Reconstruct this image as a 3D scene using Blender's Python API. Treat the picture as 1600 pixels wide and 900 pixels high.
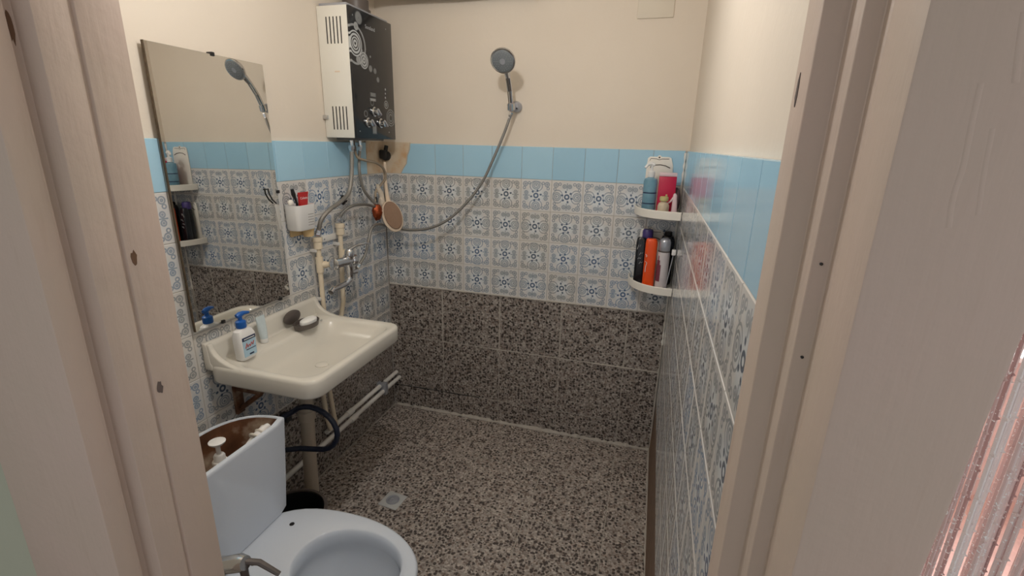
import bpy, bmesh, math, random
from mathutils import Vector, Matrix
random.seed(7)
for o in list(bpy.data.objects): bpy.data.objects.remove(o)
S = bpy.context.scene
COL = S.collection
R = math.radians

# ------------------------------------------------------------------ camera
cd = bpy.data.cameras.new('camera'); cam = bpy.data.objects.new('camera', cd); COL.objects.link(cam)
cd.sensor_width = 36; cd.lens = 16.952; cd.clip_start = 0.02
rt = Vector((0.95956, 0.28043, 0.02463)); up = Vector((-0.10279, 0.26760, 0.95803)); fw = Vector((-0.26207, 0.92182, -0.28561))
m = Matrix((rt, up, -fw)).transposed().to_4x4(); m.translation = (1.3801, -2.3195, 1.5283)
cam.matrix_world = m
S.camera = cam
# ------------------------------------------------------------------ world, exposure
w = bpy.data.worlds.new('corridor_daylight'); S.world = w; w.use_nodes = True
bgn = w.node_tree.nodes['Background']; bgn.inputs[0].default_value = (0.96, 0.98, 1.0, 1); bgn.inputs[1].default_value = 0.66
vs = S.view_settings; vs.view_transform = 'Standard'; vs.look = 'None'; vs.gamma = 1; vs.exposure = 0.0; vs.use_curve_mapping = False
LAMP = (0.85, -1.30, 2.27); LAMP_W = 16.3

# ------------------------------------------------------------------ sizes
P = 0.152            # tile pitch
ZT = 1.520           # top of the tiling
WX = 1.500           # room width
YF = -1.845          # inner face of the front wall
ZC = 2.45
TH = 0.012           # tile thickness

# ------------------------------------------------------------------ node maths
class V:
    def __init__(s, nt, sock): s.nt = nt; s.s = sock
    def op(s, o, *a):
        n = s.nt.nodes.new('ShaderNodeMath'); n.operation = o
        for i, x in enumerate((s,) + a):
            if isinstance(x, V): s.nt.links.new(x.s, n.inputs[i])
            else: n.inputs[i].default_value = x
        return V(s.nt, n.outputs[0])
    def __add__(s, o): return s.op('ADD', o)
    def __sub__(s, o): return s.op('SUBTRACT', o)
    def __mul__(s, o): return s.op('MULTIPLY', o)
    def __truediv__(s, o): return s.op('DIVIDE', o)
    def abs(s): return s.op('ABSOLUTE')
    def lt(s, o): return s.op('LESS_THAN', o)
    def gt(s, o): return s.op('GREATER_THAN', o)
    def max(s, o): return s.op('MAXIMUM', o)
    def min(s, o): return s.op('MINIMUM', o)
def hyp(a, b): return (a*a + b*b).op('SQRT')
def soft(d, w):              # 1 inside |d|<w with a soft edge
    x = (V(d.nt, d.s)*(1.0/w)).abs()
    r = (x*-1.0 + 1.6)*1.6
    r = r.max(0.0).min(1.0)
    return r
def new_mat(name, col=(.8,.8,.8), rough=.5, metal=0.0, spec=.5):
    mt = bpy.data.materials.new(name); mt.use_nodes = True
    b = mt.node_tree.nodes['Principled BSDF']
    b.inputs['Base Color'].default_value = (*col, 1); b.inputs['Roughness'].default_value = rough
    b.inputs['Metallic'].default_value = metal; b.inputs['Specular IOR Level'].default_value = spec
    return mt, mt.node_tree, b
def mixc(nt, f, a, b):
    n = nt.nodes.new('ShaderNodeMix'); n.data_type = 'RGBA'
    for sk, x in ((n.inputs[0], f), (n.inputs[6], a), (n.inputs[7], b)):
        if isinstance(x, V): nt.links.new(x.s, sk)
        elif isinstance(x, (int, float)): sk.default_value = x
        elif isinstance(x, tuple): sk.default_value = (*x, 1)
        else: nt.links.new(x, sk)
    return n.outputs[2]
def coords(nt, which='Object'):
    t = nt.nodes.new('ShaderNodeTexCoord'); return t.outputs[which]
def noise(nt, vec, scale, detail=3, rough=.55):
    n = nt.nodes.new('ShaderNodeTexNoise'); n.inputs['Scale'].default_value = scale
    n.inputs['Detail'].default_value = detail; n.inputs['Roughness'].default_value = rough
    nt.links.new(vec, n.inputs['Vector']); return V(nt, n.outputs[0])
def ramp(nt, fac, stops):
    n = nt.nodes.new('ShaderNodeValToRGB'); e = n.color_ramp.elements
    while len(e) < len(stops): e.new(.5)
    for i, (p, c) in enumerate(stops): e[i].position = p; e[i].color = (*c, 1)
    nt.links.new(fac.s if isinstance(fac, V) else fac, n.inputs[0]); return n.outputs[0]
def bump(nt, b, h, strength=.2, dist=.01):
    n = nt.nodes.new('ShaderNodeBump'); n.inputs['Strength'].default_value = strength; n.inputs['Distance'].default_value = dist
    nt.links.new(h.s, n.inputs['Height']); nt.links.new(n.outputs[0], b.inputs['Normal'])
def pos(nt):
    g = nt.nodes.new('ShaderNodeNewGeometry'); return g.outputs['Position']
def sep(nt, vec):
    n = nt.nodes.new('ShaderNodeSeparateXYZ'); nt.links.new(vec, n.inputs[0]); return [V(nt, o) for o in n.outputs]
def rnd(nt):
    n = nt.nodes.new('ShaderNodeObjectInfo'); return V(nt, n.outputs['Random'])

def simple(name, col, rough=.5, metal=0.0, spec=.5, var=.08, scale=30, bmp=0.0):
    mt, nt, b = new_mat(name, col, rough, metal, spec)
    n = noise(nt, coords(nt), scale)
    lo = tuple(c*(1-var) for c in col); hi = tuple(min(1, c*(1+var)) for c in col)
    nt.links.new(mixc(nt, n, lo, hi), b.inputs['Base Color'])
    if bmp: bump(nt, b, n, bmp, .004)
    return mt
def srgb(r, g, b):
    f = lambda c: (c/255/12.92) if c <= 10 else ((c/255+.055)/1.055)**2.4
    return (f(r), f(g), f(b))

M = {}
# --- plaster wall: cream paint above, cement-grey joint filler behind the tiles
def mat_wall():
    mt, nt, b = new_mat('painted_plaster', rough=.75, spec=.25)
    p = pos(nt); x, y, z = sep(nt, p)
    n1 = noise(nt, p, 2.2, 4); n2 = noise(nt, p, 40, 3)
    cream = mixc(nt, n1, srgb(222, 210, 195), srgb(231, 221, 208))
    grout = mixc(nt, n2, srgb(178, 174, 168), srgb(210, 207, 202))
    nt.links.new(mixc(nt, z.gt(ZT-.002), grout, cream), b.inputs['Base Color'])
    bump(nt, b, n2 + n1*2.0, .12, .006)
    return mt
M['wall'] = mat_wall()
M['corr'] = simple('corridor_paint', srgb(186, 190, 172), .7, spec=.25, var=.05, scale=6, bmp=.1)
M['cream'] = simple('cream_plaster', srgb(222, 213, 198), .75, spec=.2, var=.04, scale=8, bmp=.1)
def mat_patch():
    mt, nt, b = new_mat('stained_plaster', rough=.85, spec=.15)
    p = pos(nt); n = noise(nt, p, 14, 4)
    c = ramp(nt, n, [(.3, srgb(206, 168, 130)), (.48, srgb(214, 194, 168)), (.7, srgb(222, 208, 188))])
    nt.links.new(c, b.inputs['Base Color']); bump(nt, b, n, .4, .006); return mt
M['patch'] = mat_patch()
# --- glazed tiles
def mat_pattern():
    mt, nt, b = new_mat('patterned_glaze', rough=.13, spec=.6)
    x, y, z = sep(nt, coords(nt)); u = x*(1/.148); v = y*(1/.148)
    au, av = u.abs(), v.abs(); r = hyp(u, v); th = v.op('ARCTAN2', u)
    a = (th + 0.3 + math.pi*2).op('MODULO', math.pi/3) - math.pi/6
    dx = r*a.op('COSINE') - .163; dy = r*a.op('SINE')
    dots = soft(hyp(dx*(1/1.2), dy), .025)
    ring = soft(r - .066, .020)
    dark = dots.max(ring)
    c1 = hyp(u, av - .33)
    lines = soft(c1 - .075, .012).max(soft(c1 - .125, .012)).max(soft(hyp(u, av-.34), .026))
    arch = soft(hyp(u*.8, av - .30) - .165, .010); lines = lines.max(arch)
    c2 = hyp(au - .33, av - .085); lines = lines.max(soft(c2 - .055, .013)).max(soft(c2, .022))
    stroke = soft(av, .012).min(au.gt(.20)).min(au.lt(.44)); lines = lines.max(stroke)
    c3 = hyp(au - .365, av - .365); lines = lines.max(soft(c3 - .070, .013)).max(soft(c3 - .022, .014))
    c4 = hyp(au - .40, av - .24); lines = lines.max(soft(c4 - .040, .012))
    c5 = hyp(au - .235, av - .40); lines = lines.max(soft(c5 - .038, .012))
    inn = au.max(av).lt(.47); lines = lines.min(inn)
    rn = rnd(nt); n = noise(nt, pos(nt), 60, 3); n3 = noise(nt, pos(nt), 9, 3)
    blueish = (rn*rn*rn)
    linec = mixc(nt, blueish, srgb(126, 132, 136), srgb(106, 146, 188))
    base = mixc(nt, rn, srgb(216, 213, 209), srgb(224, 225, 226))
    base = mixc(nt, n3*.35, base, srgb(196, 186, 176))
    halo = soft(r, .22)*.55
    base = mixc(nt, halo, base, srgb(226, 234, 240))
    wash = (soft(hyp(u, av-.32), .13).max(soft(hyp(au-.33, av-.08), .11)))*.28
    base = mixc(nt, wash, base, srgb(190, 200, 208))
    c = mixc(nt, lines*(n*.5 + .48), base, linec)
    darkc = mixc(nt, blueish, srgb(62, 82, 104), srgb(50, 98, 152))
    c = mixc(nt, dark*.9, c, darkc)
    nt.links.new(c, b.inputs['Base Color'])
    bump(nt, b, noise(nt, pos(nt), 25, 2), .04, .002)
    return mt
M['tile'] = mat_pattern()
def mat_blue():
    mt, nt, b = new_mat('sky_blue_glaze', rough=.11, spec=.6)
    rn = rnd(nt); n = noise(nt, pos(nt), 12, 3)
    c = mixc(nt, rn, srgb(162, 204, 228), srgb(172, 212, 234))
    nt.links.new(mixc(nt, n*.25, c, srgb(150, 194, 220)), b.inputs['Base Color'])
    bump(nt, b, noise(nt, pos(nt), 20, 2), .03, .002); return mt
M['blue'] = mat_blue()
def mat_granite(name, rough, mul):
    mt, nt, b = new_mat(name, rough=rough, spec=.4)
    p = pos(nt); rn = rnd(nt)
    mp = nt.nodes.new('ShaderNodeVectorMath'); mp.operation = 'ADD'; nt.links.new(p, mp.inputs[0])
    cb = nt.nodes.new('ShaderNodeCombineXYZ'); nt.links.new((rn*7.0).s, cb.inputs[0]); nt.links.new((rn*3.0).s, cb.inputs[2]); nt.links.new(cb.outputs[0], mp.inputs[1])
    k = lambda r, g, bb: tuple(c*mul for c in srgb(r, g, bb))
    def vor(scale, off):
        v_ = nt.nodes.new('ShaderNodeTexVoronoi'); v_.inputs['Scale'].default_value = scale
        ad = nt.nodes.new('ShaderNodeVectorMath'); ad.operation = 'ADD'; ad.inputs[1].default_value = (off, off*.7, off*1.3)
        nt.links.new(mp.outputs[0], ad.inputs[0]); nt.links.new(ad.outputs[0], v_.inputs['Vector'])
        return V(nt, v_.outputs['Distance']), sep(nt, v_.outputs['Color'])
    d0, (r0, g0, b0) = vor(130, 0); d1, (r1, g1, b1) = vor(66, 3.1); d2, (r2, g2, b2) = vor(92, 5.7)
    c = ramp(nt, r0, [(0, k(112, 102, 96)), (.25, k(134, 126, 120)), (.55, k(154, 147, 142)), (.8, k(176, 169, 163)), (1, k(150, 134, 124))])
    c = mixc(nt, r2.lt(.34).min(d2.lt(.50))*.85, c, k(100, 84, 76))
    c = mixc(nt, g2.lt(.24).min(d2.lt(.52))*.85, c, k(192, 185, 178))
    c = mixc(nt, r1.lt(.52).min(d1.lt(.43))*.95, c, k(42, 37, 36))
    c = mixc(nt, b2.lt(.26).min(d2.lt(.42))*.9, c, k(54, 47, 45))
    big = noise(nt, p, 2.5, 3)
    c = mixc(nt, big*.22, c, k(124, 112, 105))
    nt.links.new(c, b.inputs['Base Color'])
    bump(nt, b, noise(nt, p, 60, 2), .08, .002)
    return mt
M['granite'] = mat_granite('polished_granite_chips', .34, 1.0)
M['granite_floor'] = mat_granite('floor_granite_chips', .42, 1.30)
M['grout'] = simple('pale_grout', srgb(186, 180, 172), .9, spec=.1, var=.15, scale=60, bmp=.4)
M['cement'] = simple('brown_cement', srgb(128, 108, 94), .9, spec=.1, var=.2, scale=20, bmp=.4)
# --- door frame paint: old oil paint, dirt in streaks
def mat_frame():
    mt, nt, b = new_mat('aged_oil_paint', rough=.5, spec=.35)
    p = pos(nt)
    mp = nt.nodes.new('ShaderNodeMapping'); mp.inputs['Scale'].default_value = (1, 1, .12); nt.links.new(p, mp.inputs[0])
    n1 = noise(nt, mp.outputs[0], 34, 5, .6); n2 = noise(nt, p, 6, 4); n3 = noise(nt, p, 120, 2)
    c = mixc(nt, n2, srgb(196, 182, 166), srgb(206, 184, 174))
    c = mixc(nt, ((n1 - .60)*4.0).max(0.0).min(1.0)*.35, c, srgb(160, 130, 108))
    nt.links.new(c, b.inputs['Base Color']); bump(nt, b, n1*.45 + n3*.12 + n2*1.4 + noise(nt, mp.outputs[0], 90, 2)*.15, .32, .008); return mt
M['frame'] = mat_frame()
M['chip'] = simple('bare_brown_wood', srgb(112, 84, 64), .8, var=.25, scale=60)
M['chipgrey'] = simple('bare_grey_wood', srgb(104, 92, 88), .8, var=.2, scale=60)
# --- object materials
M['ceramic'] = simple('cream_ceramic', srgb(222, 218, 209), .16, var=.02, scale=5)
M['porcelain'] = simple('daylight_tint_porcelain', srgb(208, 216, 228), .10, var=.02, scale=5)  # bluish cast of the corridor daylight put into the base colour
def mat_rust():
    mt, nt, b = new_mat('rust_stained_ceramic', rough=.5)
    p = pos(nt); n = noise(nt, p, 13, 4)
    nt.links.new(ramp(nt, n, [(.30, srgb(70, 44, 30)), (.52, srgb(112, 74, 50)), (.72, srgb(186, 168, 148))]), b.inputs['Base Color']); return mt
M['rust'] = mat_rust()
M['chrome'] = simple('chrome', srgb(214, 216, 220), .12, 1.0, var=.03)
M['steelhose'] = simple('braided_steel', srgb(150, 148, 144), .38, .85, var=.25, scale=500, bmp=.5)
M['greyhose'] = simple('grey_ribbed_hose', srgb(150, 146, 140), .4, .5, var=.2, scale=400, bmp=.4)
M['gashose'] = simple('beige_gas_hose', srgb(160, 146, 128), .5, .2, var=.15, scale=300, bmp=.3)
M['pp'] = simple('cream_plastic_pipe', srgb(228, 214, 190), .4, var=.04)
M['ppwhite'] = simple('white_plastic_pipe', srgb(226, 224, 220), .4, var=.04)
M['white'] = simple('white_plastic', srgb(236, 236, 236), .35, var=.02)
M['whitesh'] = simple('warm_white_plastic', srgb(238, 234, 226), .38, var=.02)
M['enamel'] = simple('white_enamel_steel', srgb(232, 230, 222), .3, var=.02, scale=6)
M['black'] = simple('black_plastic', srgb(26, 26, 28), .35, var=.2)
M['darkrub'] = simple('dark_rubber', srgb(34, 34, 36), .6, var=.2)
M['darkgrey'] = simple('dark_grey_plastic', srgb(92, 84, 80), .4, var=.1)
M['facegrey'] = simple('grey_shower_face', srgb(118, 124, 128), .4, var=.05)
M['soap'] = simple('white_soap', srgb(246, 246, 244), .35, var=.02)
M['bluepl'] = simple('bright_blue_plastic', srgb(20, 92, 176), .3, var=.06)
M['navy'] = simple('navy_rubber', srgb(24, 32, 52), .4, var=.1)
M['labelb'] = simple('pale_blue_label', srgb(176, 208, 228), .4, var=.08, scale=60)
M['navyink'] = simple('navy_print', srgb(28, 48, 84), .4)
M['redink'] = simple('red_print', srgb(196, 84, 76), .4)
M['whiteink'] = simple('white_print', srgb(232, 232, 232), .4)
M['greyink'] = simple('grey_print', srgb(170, 172, 174), .4)
M['palegreen'] = simple('milky_tube_plastic', srgb(206, 220, 226), .25, var=.08, scale=80)
M['red'] = simple('red_tube', srgb(186, 36, 36), .35, var=.05)
M['crimson'] = simple('crimson_carton', srgb(196, 24, 70), .4, var=.05)
M['orange'] = simple('orange_plastic', srgb(240, 84, 24), .35, var=.04)
M['silver'] = simple('silver_plastic', srgb(176, 180, 190), .28, .5, var=.04)
M['pearl'] = simple('pearl_plastic', srgb(206, 200, 204), .3, var=.04)
M['maroon'] = simple('maroon_print', srgb(120, 60, 76), .4, var=.15, scale=80)
M['purple'] = simple('purple_plastic', srgb(70, 56, 120), .35, var=.1)
M['nearblack'] = simple('near_black_bottle', srgb(22, 24, 30), .25, var=.2)
M['beige'] = simple('beige_jar_plastic', srgb(206, 190, 166), .4, var=.05)
M['olive'] = simple('pale_olive_cap', srgb(196, 186, 128), .4, var=.05)
M['pink'] = simple('pale_pink_plastic', srgb(226, 200, 206), .4, var=.04)
M['brown'] = simple('brown_sponge', srgb(104, 84, 88), .9, var=.25, scale=120, bmp=.6)
M['wood'] = simple('pale_varnished_wood', srgb(226, 206, 184), .4, var=.06, scale=40)
M['bristle'] = simple('brown_bristle_pad', srgb(152, 124, 104), .9, var=.15, scale=300, bmp=.6)
M['copper'] = simple('copper_wire', srgb(150, 70, 38), .32, .7, var=.5, scale=160, bmp=.6)
M['rag'] = simple('off_white_cotton', srgb(216, 204, 188), .9, var=.1, scale=100, bmp=.5)
M['flue'] = simple('aluminium_foil_duct', srgb(190, 192, 190), .45, .3, var=.15)
M['drainpl'] = simple('grey_drain_plastic', srgb(176, 164, 148), .5, var=.08)
M['draingr'] = simple('pale_drain_grate', srgb(196, 198, 198), .45, var=.08)
M['yellowed'] = simple('yellowed_cup_plastic', srgb(216, 188, 140), .4, var=.06)
mt, nt, b = new_mat('mirror_silver', (.80, .80, .77), .012, 1.0); M['mirror'] = mt
nn = noise(nt, coords(nt), 5, 3); nt.links.new(mixc(nt, nn, (.74, .735, .71), (.80, .80, .775)), b.inputs['Base Color'])
M['edge'] = simple('mirror_edge_brown', srgb(92, 78, 62), .8, var=.25, scale=60)
mt, nt, b = new_mat('translucent_blue_bottle', srgb(86, 140, 170), .15); b.inputs['Transmission Weight'].default_value = .35; M['bottleblue'] = mt
nn = noise(nt, coords(nt), 22, 2); nt.links.new(mixc(nt, nn, srgb(110, 164, 192), srgb(160, 204, 222)), b.inputs['Base Color'])
mt, nt, b = new_mat('toilet_water', (.75, .76, .74), .04); M['water'] = mt
nn = noise(nt, coords(nt), 8, 2); nt.links.new(mixc(nt, nn, (.5, .5, .47), (.58, .58, .55)), b.inputs['Base Color'])
mt, nt, b = new_mat('warm_lamp_glass', (1, 1, 1), .4); b.inputs['Emission Color'].default_value = (1, .93, .82, 1); b.inputs['Emission Strength'].default_value = 20; M['bulb'] = mt
mt, nt, b = new_mat('daylit_window_glass', (.9, .9, .9), .3); b.inputs['Emission Color'].default_value = (.96, .98, 1, 1); b.inputs['Emission Strength'].default_value = 13; M['daylight'] = mt
mt, nt, b = new_mat('pink_glitter_thread', srgb(226, 200, 196), .35, .0); M['thread'] = mt
nn = noise(nt, pos(nt), 420, 1); tcol = ramp(nt, rnd(nt), [(0, srgb(176, 146, 144)), (.3, srgb(216, 188, 184)), (.6, srgb(234, 216, 212)), (1, srgb(248, 242, 240))])
nt.links.new(mixc(nt, nn.gt(.66), tcol, (1, 1, 1)), b.inputs['Base Color'])
# heater front: black glass with grey ring print (flat print)
def mat_heater():
    mt, nt, b = new_mat('printed_black_glass', rough=.13, spec=.5)
    x, y, z = sep(nt, coords(nt))
    acc = None
    # (y, z, [(radius, half width)], strength) relative to the panel centre (-0.27, 1.79)
    spec = [(-.409, 1.909, [(.010, .006), (.022, .004), (.034, .006), (.046, .004)], .85), (-.409, 1.905, [(.072, .006)], .5),
            (-.374, 2.010, [(.012, .016)], .35), (-.396, 1.975, [(.010, .008)], .6), (-.351, 1.853, [(.008, .006), (.020, .006), (.030, .004)], .7),
            (-.394, 1.850, [(.006, .012)], .5), (-.303, 1.828, [(.004, .013)], .35), (-.268, 1.823, [(.004, .011)], .3), (-.247, 1.790, [(.004, .010)], .35),
            (-.186, 1.690, [(.016, .003), (.006, .004)], .5), (-.150, 1.634, [(.036, .003), (.026, .003), (.015, .004)], .4),
            (-.187, 1.756, [(0, .007)], .7), (-.188, 1.738, [(0, .006)], .7), (-.190, 1.720, [(0, .007)], .7),
            (-.362, 1.890, [(0, .008)], .4), (-.335, 1.900, [(0, .005)], .5), (-.300, 1.876, [(0, .006)], .45), (-.327, 1.858, [(0, .006)], .4),
            (-.305, 1.690, [(.012, .003)], .25), (-.360, 1.640, [(.012, .003)], .25), (-.255, 1.642, [(.012, .003)], .25),
            (-.160, 2.012, [(0, .004)], .6), (-.416, 2.012, [(0, .004)], .5), (-.413, 1.566, [(0, .004)], .6), (-.170, 1.568, [(0, .004)], .6),
            (-.320, 1.660, [(0, .005)], .9), (-.375, 1.611, [(0, .005)], .9), (-.270, 1.612, [(0, .005)], .9)]
    for cy, cz, rings, st in spec:
        d = hyp(y - (cy + .27), z - (cz - 1.79))
        for rad, hw in rings:
            q = soft(d - rad, hw*.55)*st
            acc = q if acc is None else acc.max(q)
    for cy, cz, hy, hz, st in ((-.294, 1.723, .016, .006, .35), (-.297, 1.702, .017, .004, .6), (-.296, 1.576, .012, .013, .45)):
        q = soft((y - (cy+.27)).abs()*(1/hy), 1.0).min(soft((z - (cz-1.79)).abs()*(1/hz), 1.0))*st
        acc = acc.max(q)
    nt.links.new(mixc(nt, acc, srgb(34, 36, 40), srgb(196, 200, 202)), b.inputs['Base Color'])
    return mt
M['heaterfront'] = mat_heater()

# ------------------------------------------------------------------ object helpers
def tag(o, label=None, cat=None, group=None, kind=None):
    if label: o['label'] = label
    if cat: o['category'] = cat
    if group: o['group'] = group
    if kind: o['kind'] = kind
    return o
def thing(name, loc, label, cat, group=None):
    o = bpy.data.objects.new(name, None); COL.objects.link(o); o.location = loc; o.empty_display_size = .05
    return tag(o, label, cat, group)
def wloc(o):
    v = Vector((0, 0, 0))
    while o: v += o.location; o = o.parent
    return v
def mesh_obj(name, bm, mat, parent=None, origin=None, smooth=40):
    """bm is in world coordinates; the mesh is stored relative to its own origin"""
    base = wloc(parent) if parent else Vector((0, 0, 0))
    org = Vector(origin) if origin is not None else (base.copy() if parent else Vector((0, 0, 0)))
    bmesh.ops.recalc_face_normals(bm, faces=bm.faces)
    bmesh.ops.translate(bm, verts=bm.verts, vec=-org)
    me = bpy.data.meshes.new(name); bm.to_mesh(me); bm.free()
    if smooth:
        me.shade_smooth()
        try: me.set_sharp_from_angle(angle=R(smooth))
        except Exception: pass
    me.materials.append(M[mat] if isinstance(mat, str) else mat)
    o = bpy.data.objects.new(name, me); COL.objects.link(o)
    if parent: o.parent = parent; o.location = org - base
    else: o.location = org
    return o
def part(name, parent, mat, fn, *a, smooth=40, origin=None, **k):
    bm = bmesh.new(); fn(bm, *a, **k); return mesh_obj(name, bm, mat, parent, origin, smooth)
def box(bm, lo, hi, bev=0.0, seg=2):
    t = bmesh.new()
    bmesh.ops.create_cube(t, size=1)
    for v in t.verts: v.co = Vector([(lo[i]+hi[i])/2 + v.co[i]*(hi[i]-lo[i]) for i in range(3)])
    if bev: bmesh.ops.bevel(t, geom=list(t.edges), offset=bev, segments=seg, affect='EDGES', profile=.5)
    merge(bm, t)
def merge(bm, t, mat=None):
    mp = {v: bm.verts.new((mat @ v.co) if mat else v.co) for v in t.verts}
    for f in t.faces:
        try: bm.faces.new([mp[v] for v in f.verts])
        except ValueError: pass
    t.free()
def catmull(pts, k=8):
    p = [Vector(q) for q in pts]; p = [p[0]*2-p[1]] + p + [p[-1]*2-p[-2]]; out = []
    for i in range(1, len(p)-2):
        for j in range(k):
            t = j/k; a, b_, c, d = p[i-1], p[i], p[i+1], p[i+2]
            out.append(.5*((2*b_) + (c-a)*t + (2*a-5*b_+4*c-d)*t*t + (3*b_-a-3*c+d)*t**3))
    out.append(p[-2]); return out
def tube(bm, pts, r, n=10, smooth=0, ribs=0):
    """swept round tube; r a number or one radius per point; ribs adds ring relief"""
    pts = catmull(pts, smooth) if smooth else [Vector(q) for q in pts]
    rs = r if isinstance(r, (list, tuple)) else [r]*len(pts)
    if len(rs) != len(pts): rs = [rs[0] + (rs[-1]-rs[0])*i/(len(pts)-1) for i in range(len(pts))]
    nrm = None; rings = []
    for i, q in enumerate(pts):
        t = (pts[min(i+1, len(pts)-1)] - pts[max(i-1, 0)]).normalized()
        if nrm is None: nrm = t.orthogonal().normalized()
        else: nrm = (nrm - t*nrm.dot(t)).normalized()
        bi = t.cross(nrm); rr = rs[i]
        if ribs and i % 2: rr *= (1-ribs)
        rings.append([bm.verts.new(q + (nrm*math.cos(2*math.pi*k/n) + bi*math.sin(2*math.pi*k/n))*rr) for k in range(n)])
    for a, b_ in zip(rings, rings[1:]):
        for k in range(n): bm.faces.new((a[k], a[(k+1) % n], b_[(k+1) % n], b_[k]))
    bm.faces.new(list(reversed(rings[0]))); bm.faces.new(rings[-1])
def axis_mat(loc, direction):
    z = Vector(direction).normalized(); q = z.to_track_quat('Z', 'Y'); mm = q.to_matrix().to_4x4(); mm.translation = loc; return mm
def lathe(bm, prof, loc, direction=(0, 0, 1), n=24, sx=1, sy=1, roll=0, cap=True):
    """prof is [(radius, height)] along direction"""
    mm = axis_mat(loc, direction) @ Matrix.Rotation(roll, 4, 'Z'); rings = []
    for r, h in prof:
        rings.append([bm.verts.new(mm @ Vector((r*math.cos(2*math.pi*k/n)*sx, r*math.sin(2*math.pi*k/n)*sy, h))) for k in range(n)])
    for a, b_ in zip(rings, rings[1:]):
        for k in range(n): bm.faces.new((a[k], a[(k+1) % n], b_[(k+1) % n], b_[k]))
    if cap: bm.faces.new(list(reversed(rings[0]))); bm.faces.new(rings[-1])
def ringlathe(bm, prof, loc, direction=(0, 0, 1), n=24): lathe(bm, prof + [prof[0]], loc, direction, n, cap=False); bmesh.ops.remove_doubles(bm, verts=bm.verts, dist=1e-6)
def loft(bm, loops, cap0=True, cap1=True):
    rings = [[bm.verts.new(p) for p in l] for l in loops]; n = len(rings[0])
    for a, b_ in zip(rings, rings[1:]):
        for k in range(n): bm.faces.new((a[k], a[(k+1) % n], b_[(k+1) % n], b_[k]))
    if cap0: bm.faces.new(list(reversed(rings[0])))
    if cap1: bm.faces.new(rings[-1])
def prism(bm, poly, axis, a, b_, bev=0.0, seg=2):
    """extrude a 2-D outline along an axis; outline in the two other axes in xyz order"""
    t = bmesh.new()
    def mk(p, h):
        if axis == 'x': return (h, p[0], p[1])
        if axis == 'y': return (p[0], h, p[1])
        return (p[0], p[1], h)
    lo = [t.verts.new(mk(p, a)) for p in poly]; hi = [t.verts.new(mk(p, b_)) for p in poly]; n = len(poly)
    for k in range(n): t.faces.new((lo[k], lo[(k+1) % n], hi[(k+1) % n], hi[k]))
    t.faces.new(list(reversed(lo))); t.faces.new(hi)
    if bev:
        bmesh.ops.recalc_face_normals(t, faces=t.faces)
        bmesh.ops.bevel(t, geom=list(t.edges), offset=bev, segments=seg, affect='EDGES', profile=.5)
    merge(bm, t)
def rrect(cx, cy, hx, hy, r, z, n=8):
    r = min(r, hx-.001, hy-.001); out = []
    for q, (sx, sy) in enumerate(((1, 1), (-1, 1), (-1, -1), (1, -1))):
        for k in range(n):
            a = (q + k/(n-1))*math.pi/2
            out.append(Vector((cx + sx*(hx-r) + r*math.cos(a), cy + sy*(hy-r) + r*math.sin(a), z)))
    return out
def text(body, parent, mat, loc, rot, size, depth=.0004, name='lettering', sx=1.0):
    c = bpy.data.curves.new(name, 'FONT'); c.body = body; c.size = size; c.extrude = depth; c.align_x = 'CENTER'; c.align_y = 'CENTER'
    c.materials.append(M[mat]); o = bpy.data.objects.new(name, c); COL.objects.link(o)
    bpy.context.view_layer.update()
    me = bpy.data.meshes.new_from_object(o.evaluated_get(bpy.context.evaluated_depsgraph_get())); bpy.data.objects.remove(o); bpy.data.curves.remove(c)
    me.name = name; o = bpy.data.objects.new(name, me); COL.objects.link(o)
    o.parent = parent; o.location = Vector(loc) - wloc(parent); o.rotation_euler = rot; o.scale = (sx, 1, 1); return o
def struct(name, mat, fn, *a, smooth=0, **k):
    bm = bmesh.new(); fn(bm, *a, **k); return tag(mesh_obj(name, bm, mat, smooth=smooth), kind='structure')

# ------------------------------------------------------------------ room shell
ylo = -1.95
wall_back = struct('wall_back', 'wall', box, (-.12, TH, -.08), (1.62, .14, ZC))
wall_left = struct('wall_left', 'wall', box, (-.12, ylo, -.08), (-TH, TH, ZC))
wall_right = struct('wall_right', 'wall', box, (WX+TH, YF-.0, -.08), (1.60, TH, ZC))
def front(bm):
    box(bm, (-.9, ylo, -.08), (.700, YF, ZC)); box(bm, (1.525, ylo, -.08), (1.60, YF, ZC)); box(bm, (.700, ylo, 2.06), (1.525, YF, ZC)); box(bm, (1.60, ylo, 2.06), (3.6, YF, ZC))
wall_front = struct('wall_front', 'cream', front)
struct('wall_corridor', 'corr', box, (-.9, ylo-.006, -.08), (.62, ylo, ZC))
struct('ceiling', 'cream', box, (-.12, YF, ZC), (1.62, .14, ZC+.1))
floor = struct('floor', 'grout', box, (-.12, YF-.1, -.10), (1.62, .14, -.0025))
struct('wall_light_block', 'corr', box, (-1.0, -3.7, -.08), (-.9, ylo, ZC))  # unseen wall, added so that daylight comes mainly from the right
struct('ceiling_light_block', 'cream', box, (-1.0, -3.8, ZC), (3.6, YF, ZC+.1))  # unseen ceiling, added to keep world light off the frame from above
struct('floor_corridor', simple('brown_linoleum', srgb(120, 88, 66), .5, var=.15), box, (-1.2, -4.2, -.12), (3.6, YF-.1, -.012))

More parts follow.
